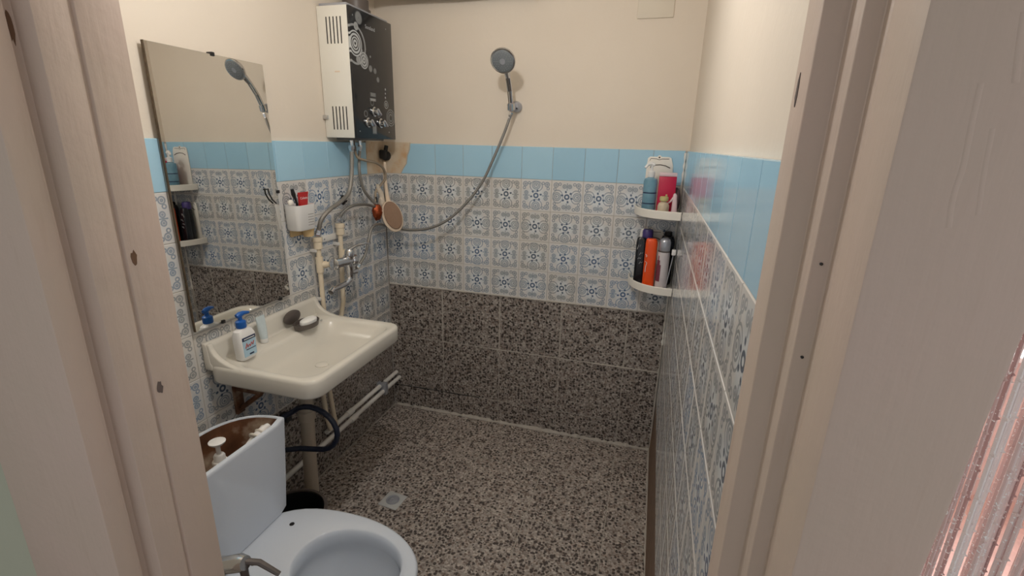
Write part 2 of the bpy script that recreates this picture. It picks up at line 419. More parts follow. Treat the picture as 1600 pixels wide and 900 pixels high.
# ------------------------------------------------------------------ tiles, one object each
mesh_cache = {}
def tile_mesh(w, h, mat, ox=0, oy=0, poly=None):
    key = (round(w, 4), round(h, 4), mat, round(ox, 4), round(oy, 4))
    if poly is None and key in mesh_cache: return mesh_cache[key]
    t = bmesh.new(); bv = .0016
    pl = poly or [(ox-w/2, oy-h/2), (ox+w/2, oy-h/2), (ox+w/2, oy+h/2), (ox-w/2, oy+h/2)]
    cx = sum(p[0] for p in pl)/len(pl); cy = sum(p[1] for p in pl)/len(pl)
    ins = []
    for p in pl:
        d = Vector((cx-p[0], cy-p[1])); d = d.normalized()*bv*1.4; ins.append((p[0]+d.x, p[1]+d.y))
    n = len(pl)
    a = [t.verts.new((p[0], p[1], -TH+.001)) for p in pl]; b_ = [t.verts.new((p[0], p[1], -bv)) for p in pl]; c = [t.verts.new((p[0], p[1], 0)) for p in ins]
    for k in range(n):
        t.faces.new((a[k], a[(k+1) % n], b_[(k+1) % n], b_[k])); t.faces.new((b_[k], b_[(k+1) % n], c[(k+1) % n], c[k]))
    t.faces.new(c)
    me = bpy.data.meshes.new('tile'); t.to_mesh(me); t.free(); me.materials.append(M[mat])
    if poly is None: mesh_cache[key] = me
    return me
FR = {'back': Matrix(((1, 0, 0), (0, 0, -1), (0, 1, 0))).transposed(),
      'left': None, 'right': None, 'floor': Matrix.Identity(3)}
FR['back'] = Matrix(((1, 0, 0), (0, 0, -1), (0, 1, 0)))            # columns: u->+x, v->+z, n->-y
FR['left'] = Matrix(((0, 0, 1), (1, 0, 0), (0, 1, 0)))             # u->+y, v->+z, n->+x
FR['right'] = Matrix(((0, 0, -1), (-1, 0, 0), (0, 1, 0)))          # u->-y, v->+z, n->-x
def place(me, parent, frame, loc, quarter=0, jit=.0022, name='tile'):
    o = bpy.data.objects.new(name, me); COL.objects.link(o); o.parent = parent
    rot = FR[frame] @ Matrix.Rotation(quarter*math.pi/2, 3, 'Z') @ Matrix.Rotation(random.gauss(0, jit), 3, 'X') @ Matrix.Rotation(random.gauss(0, jit), 3, 'Y')
    mm = rot.to_4x4(); mm.translation = loc; o.matrix_local = mm; return o
G = .0015   # joint
def tile_run(parent, frame, u0, u1, start, v_top, rows, loc_fn, mat, pitch_u=P, pitch_v=P, skip=None, joint=G, pattern=True, jit=.0022, vmin=-9, name='tile'):
    k = math.floor((u0-start)/pitch_u)
    while start + k*pitch_u < u1 - .004:
        a = max(start + k*pitch_u, u0); b_ = min(start + (k+1)*pitch_u, u1)
        full_c = start + (k+.5)*pitch_u
        for r in range(rows):
            t = v_top - r*pitch_v; bot = max(t - pitch_v, vmin)
            if skip and skip(a, b_, r): continue
            if b_ - a < .012: continue
            wd = b_ - a - joint; hg = t - bot - joint; ox = (a+b_)/2 - full_c; oy = (t+bot)/2 - (t - pitch_v/2)
            cut = abs(ox) > 1e-4 or abs(oy) > 1e-4
            q = random.choice((0, 0, 0, 1, 2, 3)) if (pattern and not cut) else 0
            wj = wd if not cut else wd
            place(tile_mesh(wj, hg, mat, ox, oy), parent, frame, loc_fn(full_c, t - pitch_v/2), q, jit, name)
        k += 1
X0 = .1456
# back wall
back = lambda u, v: (u, 0, v)
left = lambda u, v: (0, u, v)
tile_run(wall_back, 'back', X0+P*0 + .04, WX-.004, X0, ZT, 1, back, 'blue', pattern=False, skip=lambda a, b_, r: a < X0+.1)
tile_run(wall_back, 'back', .002, WX-.004, X0, ZT-P, 4, back, 'tile')
# the broken blue tile beside the stained corner
place(tile_mesh(0, 0, 'blue', poly=[(-.118, -.075), (.0749, -.075), (.0749, .075), (-.060, .075), (-.064, .045), (-.078, .012), (-.084, -.025), (-.104, -.052)]), wall_back, 'back', (X0+P/2, 0, ZT-P/2))
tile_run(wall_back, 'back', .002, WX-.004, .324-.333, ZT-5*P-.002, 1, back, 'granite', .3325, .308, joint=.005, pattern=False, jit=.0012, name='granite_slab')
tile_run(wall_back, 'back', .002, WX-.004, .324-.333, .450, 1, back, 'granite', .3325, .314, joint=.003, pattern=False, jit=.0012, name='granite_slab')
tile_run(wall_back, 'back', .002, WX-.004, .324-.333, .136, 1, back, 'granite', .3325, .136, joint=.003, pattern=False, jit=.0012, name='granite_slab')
# left wall
tile_run(wall_left, 'left', YF+.002, -P, 0, ZT, 1, left, 'blue', pattern=False)
tile_run(wall_left, 'left', YF+.002, -.002, 0, ZT-P, 6, left, 'tile')
tile_run(wall_left, 'left', YF+.002, -.002, 0, .456, 1, left, 'granite', .333, .316, joint=.003, pattern=False, jit=.0012, name='granite_slab')
tile_run(wall_left, 'left', YF+.002, -.002, 0, .140, 1, left, 'granite', .333, .140, joint=.003, pattern=False, jit=.0012, name='granite_slab')
# right wall (u runs along -y)
right = lambda u, v: (WX, -u, v)
tile_run(wall_right, 'right', .004, -YF-.002, 0, ZT, 1, right, 'blue', pattern=False, jit=.0010)
tile_run(wall_right, 'right', .004, -YF-.002, 0, ZT-P, 7, right, 'tile', jit=.0010)
# floor slabs
flo = lambda u, v: (u, v, 0)
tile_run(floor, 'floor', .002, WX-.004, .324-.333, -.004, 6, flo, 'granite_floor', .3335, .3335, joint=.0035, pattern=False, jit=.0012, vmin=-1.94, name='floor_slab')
part('grout_bed', wall_back, 'grout', box, (.0, .0022, 0), (WX, TH+.001, ZT-.001), smooth=0)
part('grout_bed', wall_left, 'grout', box, (-TH-.001, YF, 0), (-.0022, 0, ZT-.001), smooth=0)
part('grout_bed', wall_right, 'grout', box, (WX+.0022, YF, .30), (WX+TH+.001, 0, ZT-.001), smooth=0)
# bare strip along the foot of the right wall, ragged pale joints
part('cement_strip', wall_right, 'cement', lambda bm: prism(bm, [(WX-.006, -.01), (WX+TH, -.01), (WX+TH, .304), (WX+.004, .304)], 'y', YF, -.004), smooth=0)
def ragged(bm, fa, fb, n, seed, h=.012, t=.006, thick=.006):
    """a lumpy mortar line between two points along a corner"""
    rg = random.Random(seed); a = Vector(fa); b_ = Vector(fb); pts = []; rs = []
    for i in range(n+1):
        q = a.lerp(b_, i/n); pts.append(q); rs.append(thick*(.35 + rg.random()*1.1))
    tube(bm, pts, rs, 6)
part('mortar_line', floor, 'grout', ragged, (.02, -.002, .002), (1.49, -.002, .002), 90, 3, thick=.013)
part('mortar_line', floor, 'grout', ragged, (1.494, -.004, .002), (1.494, YF, .002), 60, 5, thick=.007)
part('mortar_line', wall_back, 'grout', ragged, (.004, .001, ZT-5*P), (1.494, .001, ZT-5*P), 60, 6, thick=.0042)
part('sealant_bead', wall_back, 'whitesh', ragged, (1.496, -.003, .60), (1.496, -.003, 1.51), 50, 8, thick=.0052)
part('mortar_line', wall_back, 'grout', ragged, (1.495, -.001, .0), (1.495, -.001, .60), 30, 18, thick=.0040)
part('mortar_line', wall_back, 'grout', ragged, (.324, .001, .45), (.324, .001, .75), 16, 9, thick=.0036)
part('mortar_line', wall_back, 'grout', ragged, (.6565, .001, .45), (.6565, .001, .75), 16, 10, thick=.0036)
part('mortar_line', wall_back, 'grout', ragged, (.989, .001, .45), (.989, .001, .75), 16, 11, thick=.0036)
part('mortar_line', wall_back, 'grout', ragged, (1.3215, .001, .45), (1.3215, .001, .75), 16, 12, thick=.0036)
part('mortar_line', wall_back, 'grout', ragged, (.60, .001, .450), (1.49, .001, .450), 30, 13, thick=.0034)
part('crack', wall_back, 'black', ragged, (.012, .0002, .133), (.54, .0002, .1375), 24, 15, thick=.0026)
# bare stained plaster in the corner above the tiles
part('plaster_patch', wall_back, 'patch', lambda bm: prism(bm, [(-.012, ZT-P), (.098, ZT-P), (.112, ZT-P+.024), (.132, ZT-P+.052), (.138, ZT-.06), (.152, ZT-.03), (.158, ZT+.004), (-.012, ZT+.004)], 'y', TH+.001, .0012), smooth=0)
part('plaster_patch', wall_left, 'patch', lambda bm: prism(bm, [(-P+.002, ZT-P), (.010, ZT-P), (.010, ZT+.004), (-P+.002, ZT+.004)], 'x', -TH-.001, -.0012), smooth=0)
# painted-over box cover high on the back wall
part('cover_plate', wall_back, 'cream', box, (1.236, .006, 2.048), (1.383, TH+.001, 2.20), .002)

# ------------------------------------------------------------------ door frame (profiles in plan, extruded)
def jamb(bm, poly, z0=-.02, z1=2.06, bev=.004): prism(bm, poly, 'z', z0, z1, bev)
jr = tag(mesh_obj('trim_2', (lambda bm: (jamb(bm, [(1.483, -1.838), (1.483, -1.882), (1.500, -1.888), (1.500, -1.914), (1.5115, -1.918), (1.5115, -1.960), (1.56, -1.960), (1.56, -1.838)], bev=.0012), bm)[1])(bmesh.new()), 'frame'), kind='structure')
part('architrave', jr, 'frame', lambda bm: prism(bm, [(1.5105, -1.930), (1.5105, -1.980), (1.597, -1.980), (1.600, -1.930)], 'z', -.02, 2.10, .002))
for v in jr.children[-1].data.vertices:
    if v.co.x > 1.57: v.co.x += (v.co.z - 1.40)*.055
jl = tag(mesh_obj('trim_1', (lambda bm: (jamb(bm, [(.756, -1.838), (.756, -1.8885), (.7515, -1.890), (.7515, -1.892), (.7545, -1.8935), (.7535, -1.929), (.729, -1.931), (.729, -1.941), (.7370, -1.9425), (.7370, -1.960), (.66, -1.960), (.66, -1.838)], bev=.0007), bm)[1])(bmesh.new()), 'frame'), kind='structure')
part('architrave', jl, 'frame', lambda bm: prism(bm, [(.7375, -1.944), (.7375, -1.971), (.560, -1.972), (.550, -1.962), (.550, -1.944)], 'z', -.02, 2.10, .002))
th = tag(mesh_obj('trim_3', (lambda bm: (box(bm, (.66, -1.960, 2.02), (1.56, -1.838, 2.06), .003), bm)[1])(bmesh.new()), 'frame'), kind='structure')
part('architrave', th, 'frame', box, (.56, -1.978, 2.04), (1.60, -1.950, 2.14), .003)
def chip(bm, c, nrm, ry, rz, seed):
    rg = random.Random(seed); mm = axis_mat(c, nrm); n = 14
    t = [Vector((math.cos(2*math.pi*k/n)*ry*(.7+.5*rg.random()), math.sin(2*math.pi*k/n)*rz*(.7+.5*rg.random()), 0)) for k in range(n)]
    lo = [bm.verts.new(mm @ (p + Vector((0, 0, -.002)))) for p in t]; hi = [bm.verts.new(mm @ (p + Vector((0, 0, .0006)))) for p in t]
    for k in range(n): bm.faces.new((lo[k], lo[(k+1) % n], hi[(k+1) % n], hi[k]))
    bm.faces.new(hi)
part('paint_chip', jl, 'chip', chip, (.756, -1.880, 1.378), (1, 0, 0), .004, .010, 1, smooth=0)
part('paint_chip', jl, 'chipgrey', chip, (.756, -1.881, 1.196), (1, 0, 0), .004, .010, 2, smooth=0)
part('paint_chip', jr, 'chipgrey', chip, (1.483, -1.853, 1.576), (-1, 0, 0), .003, .012, 4, smooth=0)
def blister(bm, pts, r):
    t = bmesh.new(); tube(t, pts, r, 10, smooth=5)
    for v in t.verts: v.co.y = -1.9795 + (v.co.y + 1.9795)*.35
    merge(bm, t)
part('paint_blister', jr, 'frame', blister, [(1.543, -1.9795, 1.566), (1.544, -1.9795, 1.545), (1.5455, -1.9795, 1.524), (1.5450, -1.9795, 1.505), (1.547, -1.9795, 1.488)], .0022)
part('paint_blister', jr, 'frame', blister, [(1.554, -1.9795, 1.543), (1.556, -1.9795, 1.520), (1.559, -1.9795, 1.496)], .0020)
part('paint_blister', jr, 'frame', blister, [(1.553, -1.9795, 1.60), (1.555, -1.9795, 1.585), (1.558, -1.9795, 1.566)], .0024)
part('paint_chip', jl, 'chip', chip, (.729, -1.936, 1.632), (1, 0, 0), .003, .016, 8, smooth=0)
part('nail_head', jr, 'black', lathe, [(.0012, -.002), (.0012, .0006), (.0004, .0010)], (1.506, -1.9165, 1.448), (0, -1, 0), n=8)
part('nail_head', jr, 'black', lathe, [(.0012, -.002), (.0012, .0006), (.0004, .0010)], (1.5065, -1.9165, 1.372), (0, -1, 0), n=8)

# ------------------------------------------------------------------ ceiling lamp (not in view)
lm = thing('pendant_bulb', (LAMP[0], LAMP[1], ZC), 'bare bulb on a short cord from the bathroom ceiling', 'lamp')
part('ceiling_rose', lm, 'white', lathe, [(.04, -.02), (.045, -.012), (.045, 0)], (LAMP[0], LAMP[1], ZC))
part('cord', lm, 'white', tube, [(LAMP[0], LAMP[1], ZC-.01), (LAMP[0], LAMP[1], LAMP[2]+.09)], .004, 8)
part('bulb_holder', lm, 'white', lathe, [(.016, .045), (.020, .05), (.020, .085), (.008, .095)], LAMP)
part('bulb_glass', lm, 'bulb', lathe, [(.004, -.042), (.022, -.036), (.032, -.018), (.034, .0), (.028, .022), (.017, .046)], LAMP)
ld = bpy.data.lights.new('ceiling_lamp_light', 'POINT'); ld.energy = LAMP_W; ld.shadow_soft_size = .045; ld.color = (1, .985, .96)
lo_ = bpy.data.objects.new('ceiling_lamp_light', ld); COL.objects.link(lo_); lo_.parent = lm; lo_.location = (0, 0, LAMP[2]-ZC-.09)
exec_after = None

# ------------------------------------------------------------------ mirror, leaning slightly back at its top
mr = thing('wall_mirror', (.02, -1.005, .925), 'frameless old wall mirror with chipped brown edges above the washbasin', 'mirror')
y0, y1, z0, z1 = -1.220, -.792, .927, 1.775
tilt = -R(.55)
def mir(x, z): return x - math.sin(-tilt)*(z - z0)
def slab(bm, xa, xb, ya, yb, za, zb):
    v = [bm.verts.new((mir(x, z), y, z)) for x in (xa, xb) for y in (ya, yb) for z in (za, zb)]
    for f in ((0, 1, 3, 2), (4, 6, 7, 5), (0, 4, 5, 1), (2, 3, 7, 6), (0, 2, 6, 4), (1, 5, 7, 3)): bm.faces.new([v[i] for i in f])
part('mirror_backing', mr, 'edge', slab, .0125, .0175, y0, y1, z0, z1, smooth=0)
part('mirror_glass', mr, 'mirror', slab, .0176, .0215, y0+.0015, y1-.001, z0+.001, z1-.001, smooth=0)
def edge_line(bm, a, b_, n, seed, rr):
    rg = random.Random(seed); a = Vector(a); b_ = Vector(b_)
    tube(bm, [a.lerp(b_, i/n) for i in range(n+1)], [rr*(.5+rg.random()) for i in range(n+1)], 6)
part('worn_edge', mr, 'edge', edge_line, (mir(.0195, z0), y0+.001, z0), (mir(.0195, z1), y0+.001, z1), 50, 21, .0017)  # brown strip stands in for the shaded gap behind the mirror
for cy, cz in ((-1.00, z1), (-.845, z0), (-1.115, z0), (y1, 1.335)):
    part('mirror_clip', mr, 'black', box, (mir(.004, cz), cy-.006, cz-.006), (mir(.026, cz), cy+.006, cz+.006), .002)
part('hook', mr, 'black', tube, [(.0225, -.856, 1.348), (.025, -.848, 1.350), (.026, -.846, 1.332), (.026, -.834, 1.310), (.026, -.816, 1.294)], .0026, 8, smooth=4)  # curved wire added on the glass to imitate the clip wire's reflection

# ------------------------------------------------------------------ gas water heater
HX, HY0, HY1, HZ0, HZ1 = .142, -.44, -.112, 1.537, 2.045
ht = thing('gas_water_heater', (0, -.276, HZ0), 'tall white gas water heater with a black printed glass front on the wall', 'water heater')
part('casing', ht, 'enamel', box, (-.010, HY0, HZ0), (HX-.010, HY1, HZ1), .004)
fp = part('front_panel', ht, 'heaterfront', box, (HX-.010, HY0-.001, HZ0-.001), (HX, HY1+.001, HZ1-.002), .002, origin=(HX, -.27, 1.79))
text('Sunsland', fp, 'greyink', (HX+.0006, -.292, 1.988), (R(90), 0, R(90)), .022)
for zz, hh in ((1.954, .100), (1.617, .094)):
    for i in range(5):
        xx = .034 + i*.0165
        part('vent_slot', ht, 'black', box, (xx-.0028, HY0-.0006, zz-hh/2), (xx+.0028, HY0+.01, zz+hh/2), .001)
part('badge', ht, 'wood', box, (.057, HY0-.0008, 1.797), (.082, HY0+.004, 1.802), .0005)
for yy, zz in ((-.296, 1.652), (-.349, 1.604), (-.245, 1.606)):
    kb = part('knob', ht, 'chrome', lathe, [(.021, 0), (.021, .006), (.016, .010), (.0145, .024), (.012, .026)], (HX-.0005, yy, zz), (1, 0, 0), n=20)
    part('knob_grip', kb, 'silver', lambda bm: prism(bm, [(yy-.012, zz+.006), (yy+.014, zz-.016), (yy+.018, zz-.010), (yy-.008, zz+.012)], 'x', HX+.008, HX+.032, .002))
def hport(bm, x, y, r, l): lathe(bm, [(r*1.25, 0), (r*1.25, .012), (r, .014), (r, l)], (x, y, HZ0+.004), (0, 0, -1), n=14)
part('water_port', ht, 'chrome', hport, .06, -.361, .009, .034)
part('water_port', ht, 'chrome', hport, .05, -.280, .009, .034)
part('gas_port', ht, 'darkgrey', hport, .045, -.325, .008, .034)
part('bottom_tray', ht, 'darkgrey', box, (.012, -.40, HZ0-.008), (.10, -.15, HZ0+.004), .003)
part('wall_bracket', ht, 'chrome', box, (-.011, HY0-.012, 1.612), (.010, HY0+.002, 1.628), .002)
part('top_plate', ht, 'silver', box, (.0, -.435, HZ1-.002), (.128, -.118, HZ1+.010), .003)
part('flue_collar', ht, 'darkgrey', lathe, [(.062, 0), (.062, .012), (.054, .014), (.054, .05)], (.066, -.27, HZ1+.008), (0, 0, 1), n=28)
fl = thing('flue_duct', (.066, -.27, HZ1+.05), 'ribbed grey metal flue duct running along the wall above the heater', 'duct')
dpts = catmull([(.066, -.27, HZ1+.059), (.066, -.268, 2.135), (.072, -.20, 2.185), (.10, -.10, 2.20), (.24, -.065, 2.202), (.50, -.062, 2.20), (.80, -.060, 2.21)], 22)
part('duct_hose', fl, 'flue', lambda bm: tube(bm, dpts, .0515, 20, ribs=.07), smooth=20)
part('wall_rosette', fl, 'flue', lathe, [(.052, 0), (.075, .002), (.076, .006)], (.80, -.060, 2.21), (1, 0, 0), n=24)

# ------------------------------------------------------------------ flexible hoses below the heater
def hose(name, pts, r, mat, label, cat='hose', sm=10, ends='chrome', nut=1.5, both=True):
    t = thing(name, pts[0], label, cat)
    pp = catmull(pts, sm)
    part('braided_tube', t, mat, lambda bm: tube(bm, pp, r, 10, ribs=.06))
    for q, d in ((pp[0], pp[2]-pp[0]), (pp[-1], pp[-3]-pp[-1]))[:2 if both else 1]:
        part('end_nut', t, ends, lathe, [(r*nut, 0), (r*nut, .014), (r*1.15, .018), (r*1.15, .026)], q, d, n=6)
    return t
hose('braided_hose', [(.06, -.361, 1.505), (.06, -.368, 1.43), (.06, -.381, 1.359), (.062, -.412, 1.300), (.066, -.481, 1.268), (.066, -.560, 1.243), (.055, -.605, 1.205), (.035, -.612, 1.140)], .0095, 'greyhose', 'grey braided hose curving from the heater to the left cream pipe')
hose('braided_hose', [(.05, -.280, 1.505), (.05, -.294, 1.44), (.05, -.297, 1.383), (.05, -.273, 1.307), (.055, -.225, 1.255), (.07, -.20, 1.228)], .0075, 'greyhose', 'dark braided hose dropping straight from the heater into the room corner', both=False)
hose('braided_hose', [(.03, -.452, 1.175), (.046, -.441, 1.216), (.06, -.385, 1.240), (.066, -.29, 1.236), (.07, -.215, 1.218)], .0065, 'steelhose', 'short braided hose arching from the right cream pipe to the corner', both=False)
hose('gas_hose', [(.045, -.325, 1.505), (.06, -.322, 1.455), (.074, -.285, 1.440), (.072, -.185, 1.426), (.062, -.105, 1.395), (.06, -.085, 1.350), (.06, -.135, 1.315), (.06, -.182, 1.290), (.064, -.196, 1.240)], .0062, 'gashose', 'thin beige gas hose bending in an S through the stained corner', ends='darkgrey', both=False)
sh = hose('shower_hose', [(.709, -.046, 1.668), (.690, -.050, 1.610), (.669, -.050, 1.557), (.625, -.055, 1.454), (.578, -.060, 1.356), (.516, -.070, 1.268), (.443, -.085, 1.190), (.370, -.098, 1.137), (.288, -.110, 1.106), (.200, -.115, 1.096), (.125, -.120, 1.101), (.085, -.150, 1.115), (.095, -.215, 1.132), (.108, -.275, 1.140), (.110, -.312, 1.132), (.110, -.335, 1.107), (.110, -.356, 1.064), (.110, -.383, 1.017), (.109, -.420, .988), (.106, -.455, .965)], .0068, 'steelhose', 'long metal shower hose sagging across the tiled wall')

# ------------------------------------------------------------------ cream supply pipes
def supply(y, ztop, lab, low, grp='cream plastic supply pipes'):
    t = thing('supply_pipe', (.032, y, low[-1][2]), lab, 'pipe', grp)
    part('pipe', t, 'pp', tube, [(.032, y, ztop-.03)] + low, .0105, 12)
    part('union', t, 'pp', lathe, [(.013, -.05), (.018, -.048), (.018, -.018), (.021, -.016), (.021, 0), (.012, .002)], (.032, y, ztop), (0, 0, 1), n=12)
    part('tee', t, 'pp', lambda bm: (lathe(bm, [(.0155, -.034), (.0155, .034)], (.032, y, 1.012), (0, 0, 1), n=14), lathe(bm, [(.0155, 0), (.0155, .030), (.0115, .032), (.0115, .048)], (.032, y, 1.012), (.55, .83, -.12) if y < -.55 else (1, -.1, 0), n=14)))
    for zc in (1.075, .86):
        part('pipe_clip', t, 'ppwhite', box, (.0, y-.018, zc-.007), (.034, y-.010, zc+.007), .002)
    return t
supply(-.612, 1.130, 'cream plastic water pipe nearest the mirror, with a tee to the mixer', [(.032, -.612, .75), (.032, -.640, .60), (.032, -.672, .45), (.034, -.662, .30), (.040, -.652, .225)])
supply(-.452, 1.165, 'cream plastic water pipe farther from the mirror, nearer the shower corner', [(.032, -.470, .80), (.032, -.50, .72), (.032, -.600, .58), (.032, -.628, .45), (.034, -.610, .27), (.036, -.603, .215)])
part_t = thing('mounting_plate', (.004, -.455, 1.105), 'white plastic mounting plate behind the cream pipes', 'bracket')
part('plate', part_t, 'ppwhite', box, (.0, -.552, 1.095), (.012, -.362, 1.122), .003)
for yy in (-.54, -.375): part('screw', part_t, 'chrome', lathe, [(.004, 0), (.004, .001), (.002, .0022)], (.012, yy, 1.108), (1, 0, 0), n=10)

# ------------------------------------------------------------------ wall mixer tap
tp = thing('mixer_tap', (.10, -.50, .99), 'chrome wall mixer tap with loop lever and swivel spout', 'tap')
part('mixer_body', tp, 'chrome', lathe, [(.018, 0), (.025, .004), (.025, .022), (.021, .026), (.021, .120), (.026, .124), (.026, .150), (.018, .156)], (.100, -.612, 1.020), (0, 1, -.08), n=20)
part('inlet_nut', tp, 'darkgrey', lathe, [(.019, 0), (.019, .02)], (.075, -.578, 1.004), (.6, .3, 0), n=6)
part('inlet_nut', tp, 'chrome', lathe, [(.017, 0), (.017, .05)], (.050, -.46, 1.010), (1, 0, 0), n=6)
part('valve_cap', tp, 'chrome', lathe, [(.017, 0), (.021, .01), (.021, .034), (.015, .044)], (.104, -.505, 1.02), (.1, .1, 1), n=18)
part('lever', tp, 'chrome', tube, [(.104, -.500, 1.060), (.120, -.470, 1.074), (.135, -.42, 1.078), (.140, -.385, 1.072), (.130, -.378, 1.068)], [.008, .006, .0045, .0045, .005], 10)
part('lower_body', tp, 'chrome', lathe, [(.018, 0), (.018, .045), (.015, .05), (.015, .075)], (.104, -.508, 1.006), (0, 0, -1), n=16)
part('hose_outlet', tp, 'chrome', lathe, [(.011, 0), (.011, .04)], (.104, -.495, .955), (0, 1, -.1), n=12)
part('spout', tp, 'chrome', tube, [(.104, -.508, .945), (.106, -.518, .926), (.112, -.555, .918), (.120, -.610, .920), (.128, -.665, .926), (.131, -.685, .918)], [.013, .013, .012, .0115, .011, .0115], 12, smooth=5)

# ------------------------------------------------------------------ black oval hook on the tiles
hk = thing('oval_hook', (0, -.368, 1.245), 'small black oval hook stuck on the tiles beside the hoses', 'hook')
part('pad', hk, 'black', lathe, [(.014, 0), (.014, .006), (.010, .012), (.003, .014)], (0, -.372, 1.262), (1, 0, 0), n=18, sx=1, sy=1.6)
part('peg', hk, 'black', tube, [(.010, -.372, 1.256), (.020, -.372, 1.254), (.024, -.372, 1.262)], .003, 8)

# ------------------------------------------------------------------ corner: gas cock, brush, scourer, cloth
gk = thing('gas_cock', (.02, 0, 1.455), 'black gas cock poking from the stained corner plaster', 'valve')
part('valve_body', gk, 'darkrub', lathe, [(.020, -.006), (.024, .004), (.026, .018), (.021, .032), (.016, .040)], (.024, .004, 1.455), (0, -1, 0), n=12)
part('valve_handle', gk, 'darkrub', box, (.008, -.050, 1.440), (.044, -.034, 1.484), .006)
part('stub_pipe', gk, 'darkrub', lathe, [(.010, 0), (.010, .045)], (.026, -.022, 1.462), (.25, 0, 1), n=10)
br = thing('bath_brush', (.13, -.16, 1.09), 'long-handled wooden bath brush with an oval brown pad hanging in the corner', 'brush')
part('handle', br, 'wood', tube, [(.038, -.050, 1.425), (.040, -.052, 1.405), (.053, -.078, 1.338), (.080, -.112, 1.262), (.103, -.138, 1.222)], [.0075, .008, .0085, .010, .015], 12)
bdir = Vector((.051, -.01, -.133)).normalized()
def oval(bm, a, b_, prof, c, nrm=(.40, -1, .12)):
    n = Vector(nrm).normalized(); v = (bdir - n*bdir.dot(n)).normalized(); u_ = n.cross(v); rings = []
    for s, h in prof: rings.append([bm.verts.new(Vector(c) + u_*math.cos(2*math.pi*k/28)*a*s + v*math.sin(2*math.pi*k/28)*b_*s*(1.0 + .0*math.sin(k)) + n*h) for k in range(28)])
    for p, q in zip(rings, rings[1:]):
        for k in range(28): bm.faces.new((p[k], p[(k+1) % 28], q[(k+1) % 28], q[k]))
    bm.faces.new(list(reversed(rings[0]))); bm.faces.new(rings[-1])
part('head', br, 'wood', oval, .050, .080, [(.90, -.014), (1, -.008), (1, .002), (.95, .006)], (.132, -.160, 1.166))
part('bristle_pad', br, 'bristle', oval, .041, .071, [(1, .004), (1, .010), (.95, .014)], (.137, -.159, 1.172))
sc = thing('copper_scourer', (.07, -.195, 1.145), 'shiny copper-coloured scourer ball hanging among the hoses', 'scourer')
def ball(bm, c, rx, ry, rz, seed, amp=.12, n1=16, n2=12):
    rg = random.Random(seed); rings = []
    for i in range(1, n2):
        ph = math.pi*i/n2
        rings.append([bm.verts.new(Vector(c) + Vector((rx*math.sin(ph)*math.cos(2*math.pi*k/n1), ry*math.sin(ph)*math.sin(2*math.pi*k/n1), rz*math.cos(ph)))*(1+amp*(rg.random()-.5))) for k in range(n1)])
    for p, q in zip(rings, rings[1:]):
        for k in range(n1): bm.faces.new((p[k], p[(k+1) % n1], q[(k+1) % n1], q[k]))
    bm.faces.new(list(reversed(rings[0]))); bm.faces.new(rings[-1])
part('coil', sc, 'copper', ball, (.072, -.199, 1.188), .022, .028, .040, 3, .28)
part('cord', sc, 'darkrub', tube, [(.068, -.196, 1.225), (.066, -.193, 1.245), (.064, -.192, 1.262)], .006, 8)
rg_ = thing('cotton_strap', (.075, -.150, 1.20), 'off-white knotted cotton strap looped beside the bath brush', 'strap')
part('loop', rg_, 'rag', tube, [(.066, -.175, 1.322), (.068, -.168, 1.290), (.072, -.155, 1.262), (.074, -.160, 1.225), (.072, -.150, 1.195), (.074, -.140, 1.230), (.070, -.145, 1.275), (.064, -.160, 1.300)], .009, 10, smooth=5)
part('knot', rg_, 'rag', ball, (.072, -.152, 1.238), .014, .018, .028, 5, .25)

# ------------------------------------------------------------------ toothbrush cup with its brushes
cu = thing('toothbrush_cup', (.04, -.708, 1.18), 'white slotted plastic toothbrush cup fixed to the tiles', 'cup')
def cupshell(bm):
    lo = [rrect(.038, -.708, .030, .046, .016, 1.180), rrect(.038, -.708, .0345, .050, .018, 1.186), rrect(.040, -.708, .037, .055, .020, 1.280), rrect(.040, -.708, .034, .052, .018, 1.280), rrect(.038, -.708, .030, .046, .015, 1.190)]
    loft(bm, lo)
part('cup_shell', cu, 'white', cupshell)
part('wall_plate', cu, 'yellowed', box, (.0, -.735, 1.150), (.012, -.64, 1.185), .003)
part('cup_holder', cu, 'yellowed', lathe, [(.020, 0), (.024, .03), (.024, .034)], (.036, -.668, 1.146), (0, 0, 1), n=18)
for i in range(5):
    zz = 1.200 + i*.0105
    xf = .0725 + (zz - 1.186)/.094*.0045
    for j in range(5):
        yy = -.705 + j*.0066
        part('slot', cu, 'darkgrey', box, (xf-.003, yy-.0022, zz-.0014), (xf+.0003, yy+.0022, zz+.0014), .0004, 1)
tb = thing('toothbrush', (.038, -.73, 1.20), 'black toothbrush standing in the white cup', 'toothbrush')
part('handle', tb, 'black', tube, [(.040, -.722, 1.192), (.044, -.728, 1.285), (.044, -.738, 1.312)], [.004, .0045, .004], 8)
part('brush_head', tb, 'black', lambda bm: tube(bm, [(.044, -.737, 1.308), (.044, -.742, 1.322), (.044, -.747, 1.342)], [.006, .0085, .006], 10))
w2 = thing('toothbrush', (.040, -.748, 1.20), 'white toothbrush in the cup, lower than the black one', 'toothbrush')
part('handle', w2, 'white', tube, [(.040, -.742, 1.192), (.038, -.752, 1.285)], .0045, 8)
part('brush_head', w2, 'whitesh', ball, (.036, -.752, 1.290), .010, .013, .012, 4, .1)
tt = thing('toothpaste_tube', (.036, -.68, 1.20), 'red toothpaste tube with white lettering standing in the cup', 'tube')
part('tube_body', tt, 'red', lambda bm: loft(bm, [rrect(.036, -.688, .012, .012, .011, 1.20), rrect(.036, -.686, .009, .020, .008, 1.255), rrect(.037, -.680, .002, .029, .0018, 1.318)]))
part('crimp', tt, 'red', lambda bm: loft(bm, [rrect(.037, -.680, .0024, .0292, .002, 1.316), rrect(.037, -.679, .0024, .0296, .002, 1.325)]))
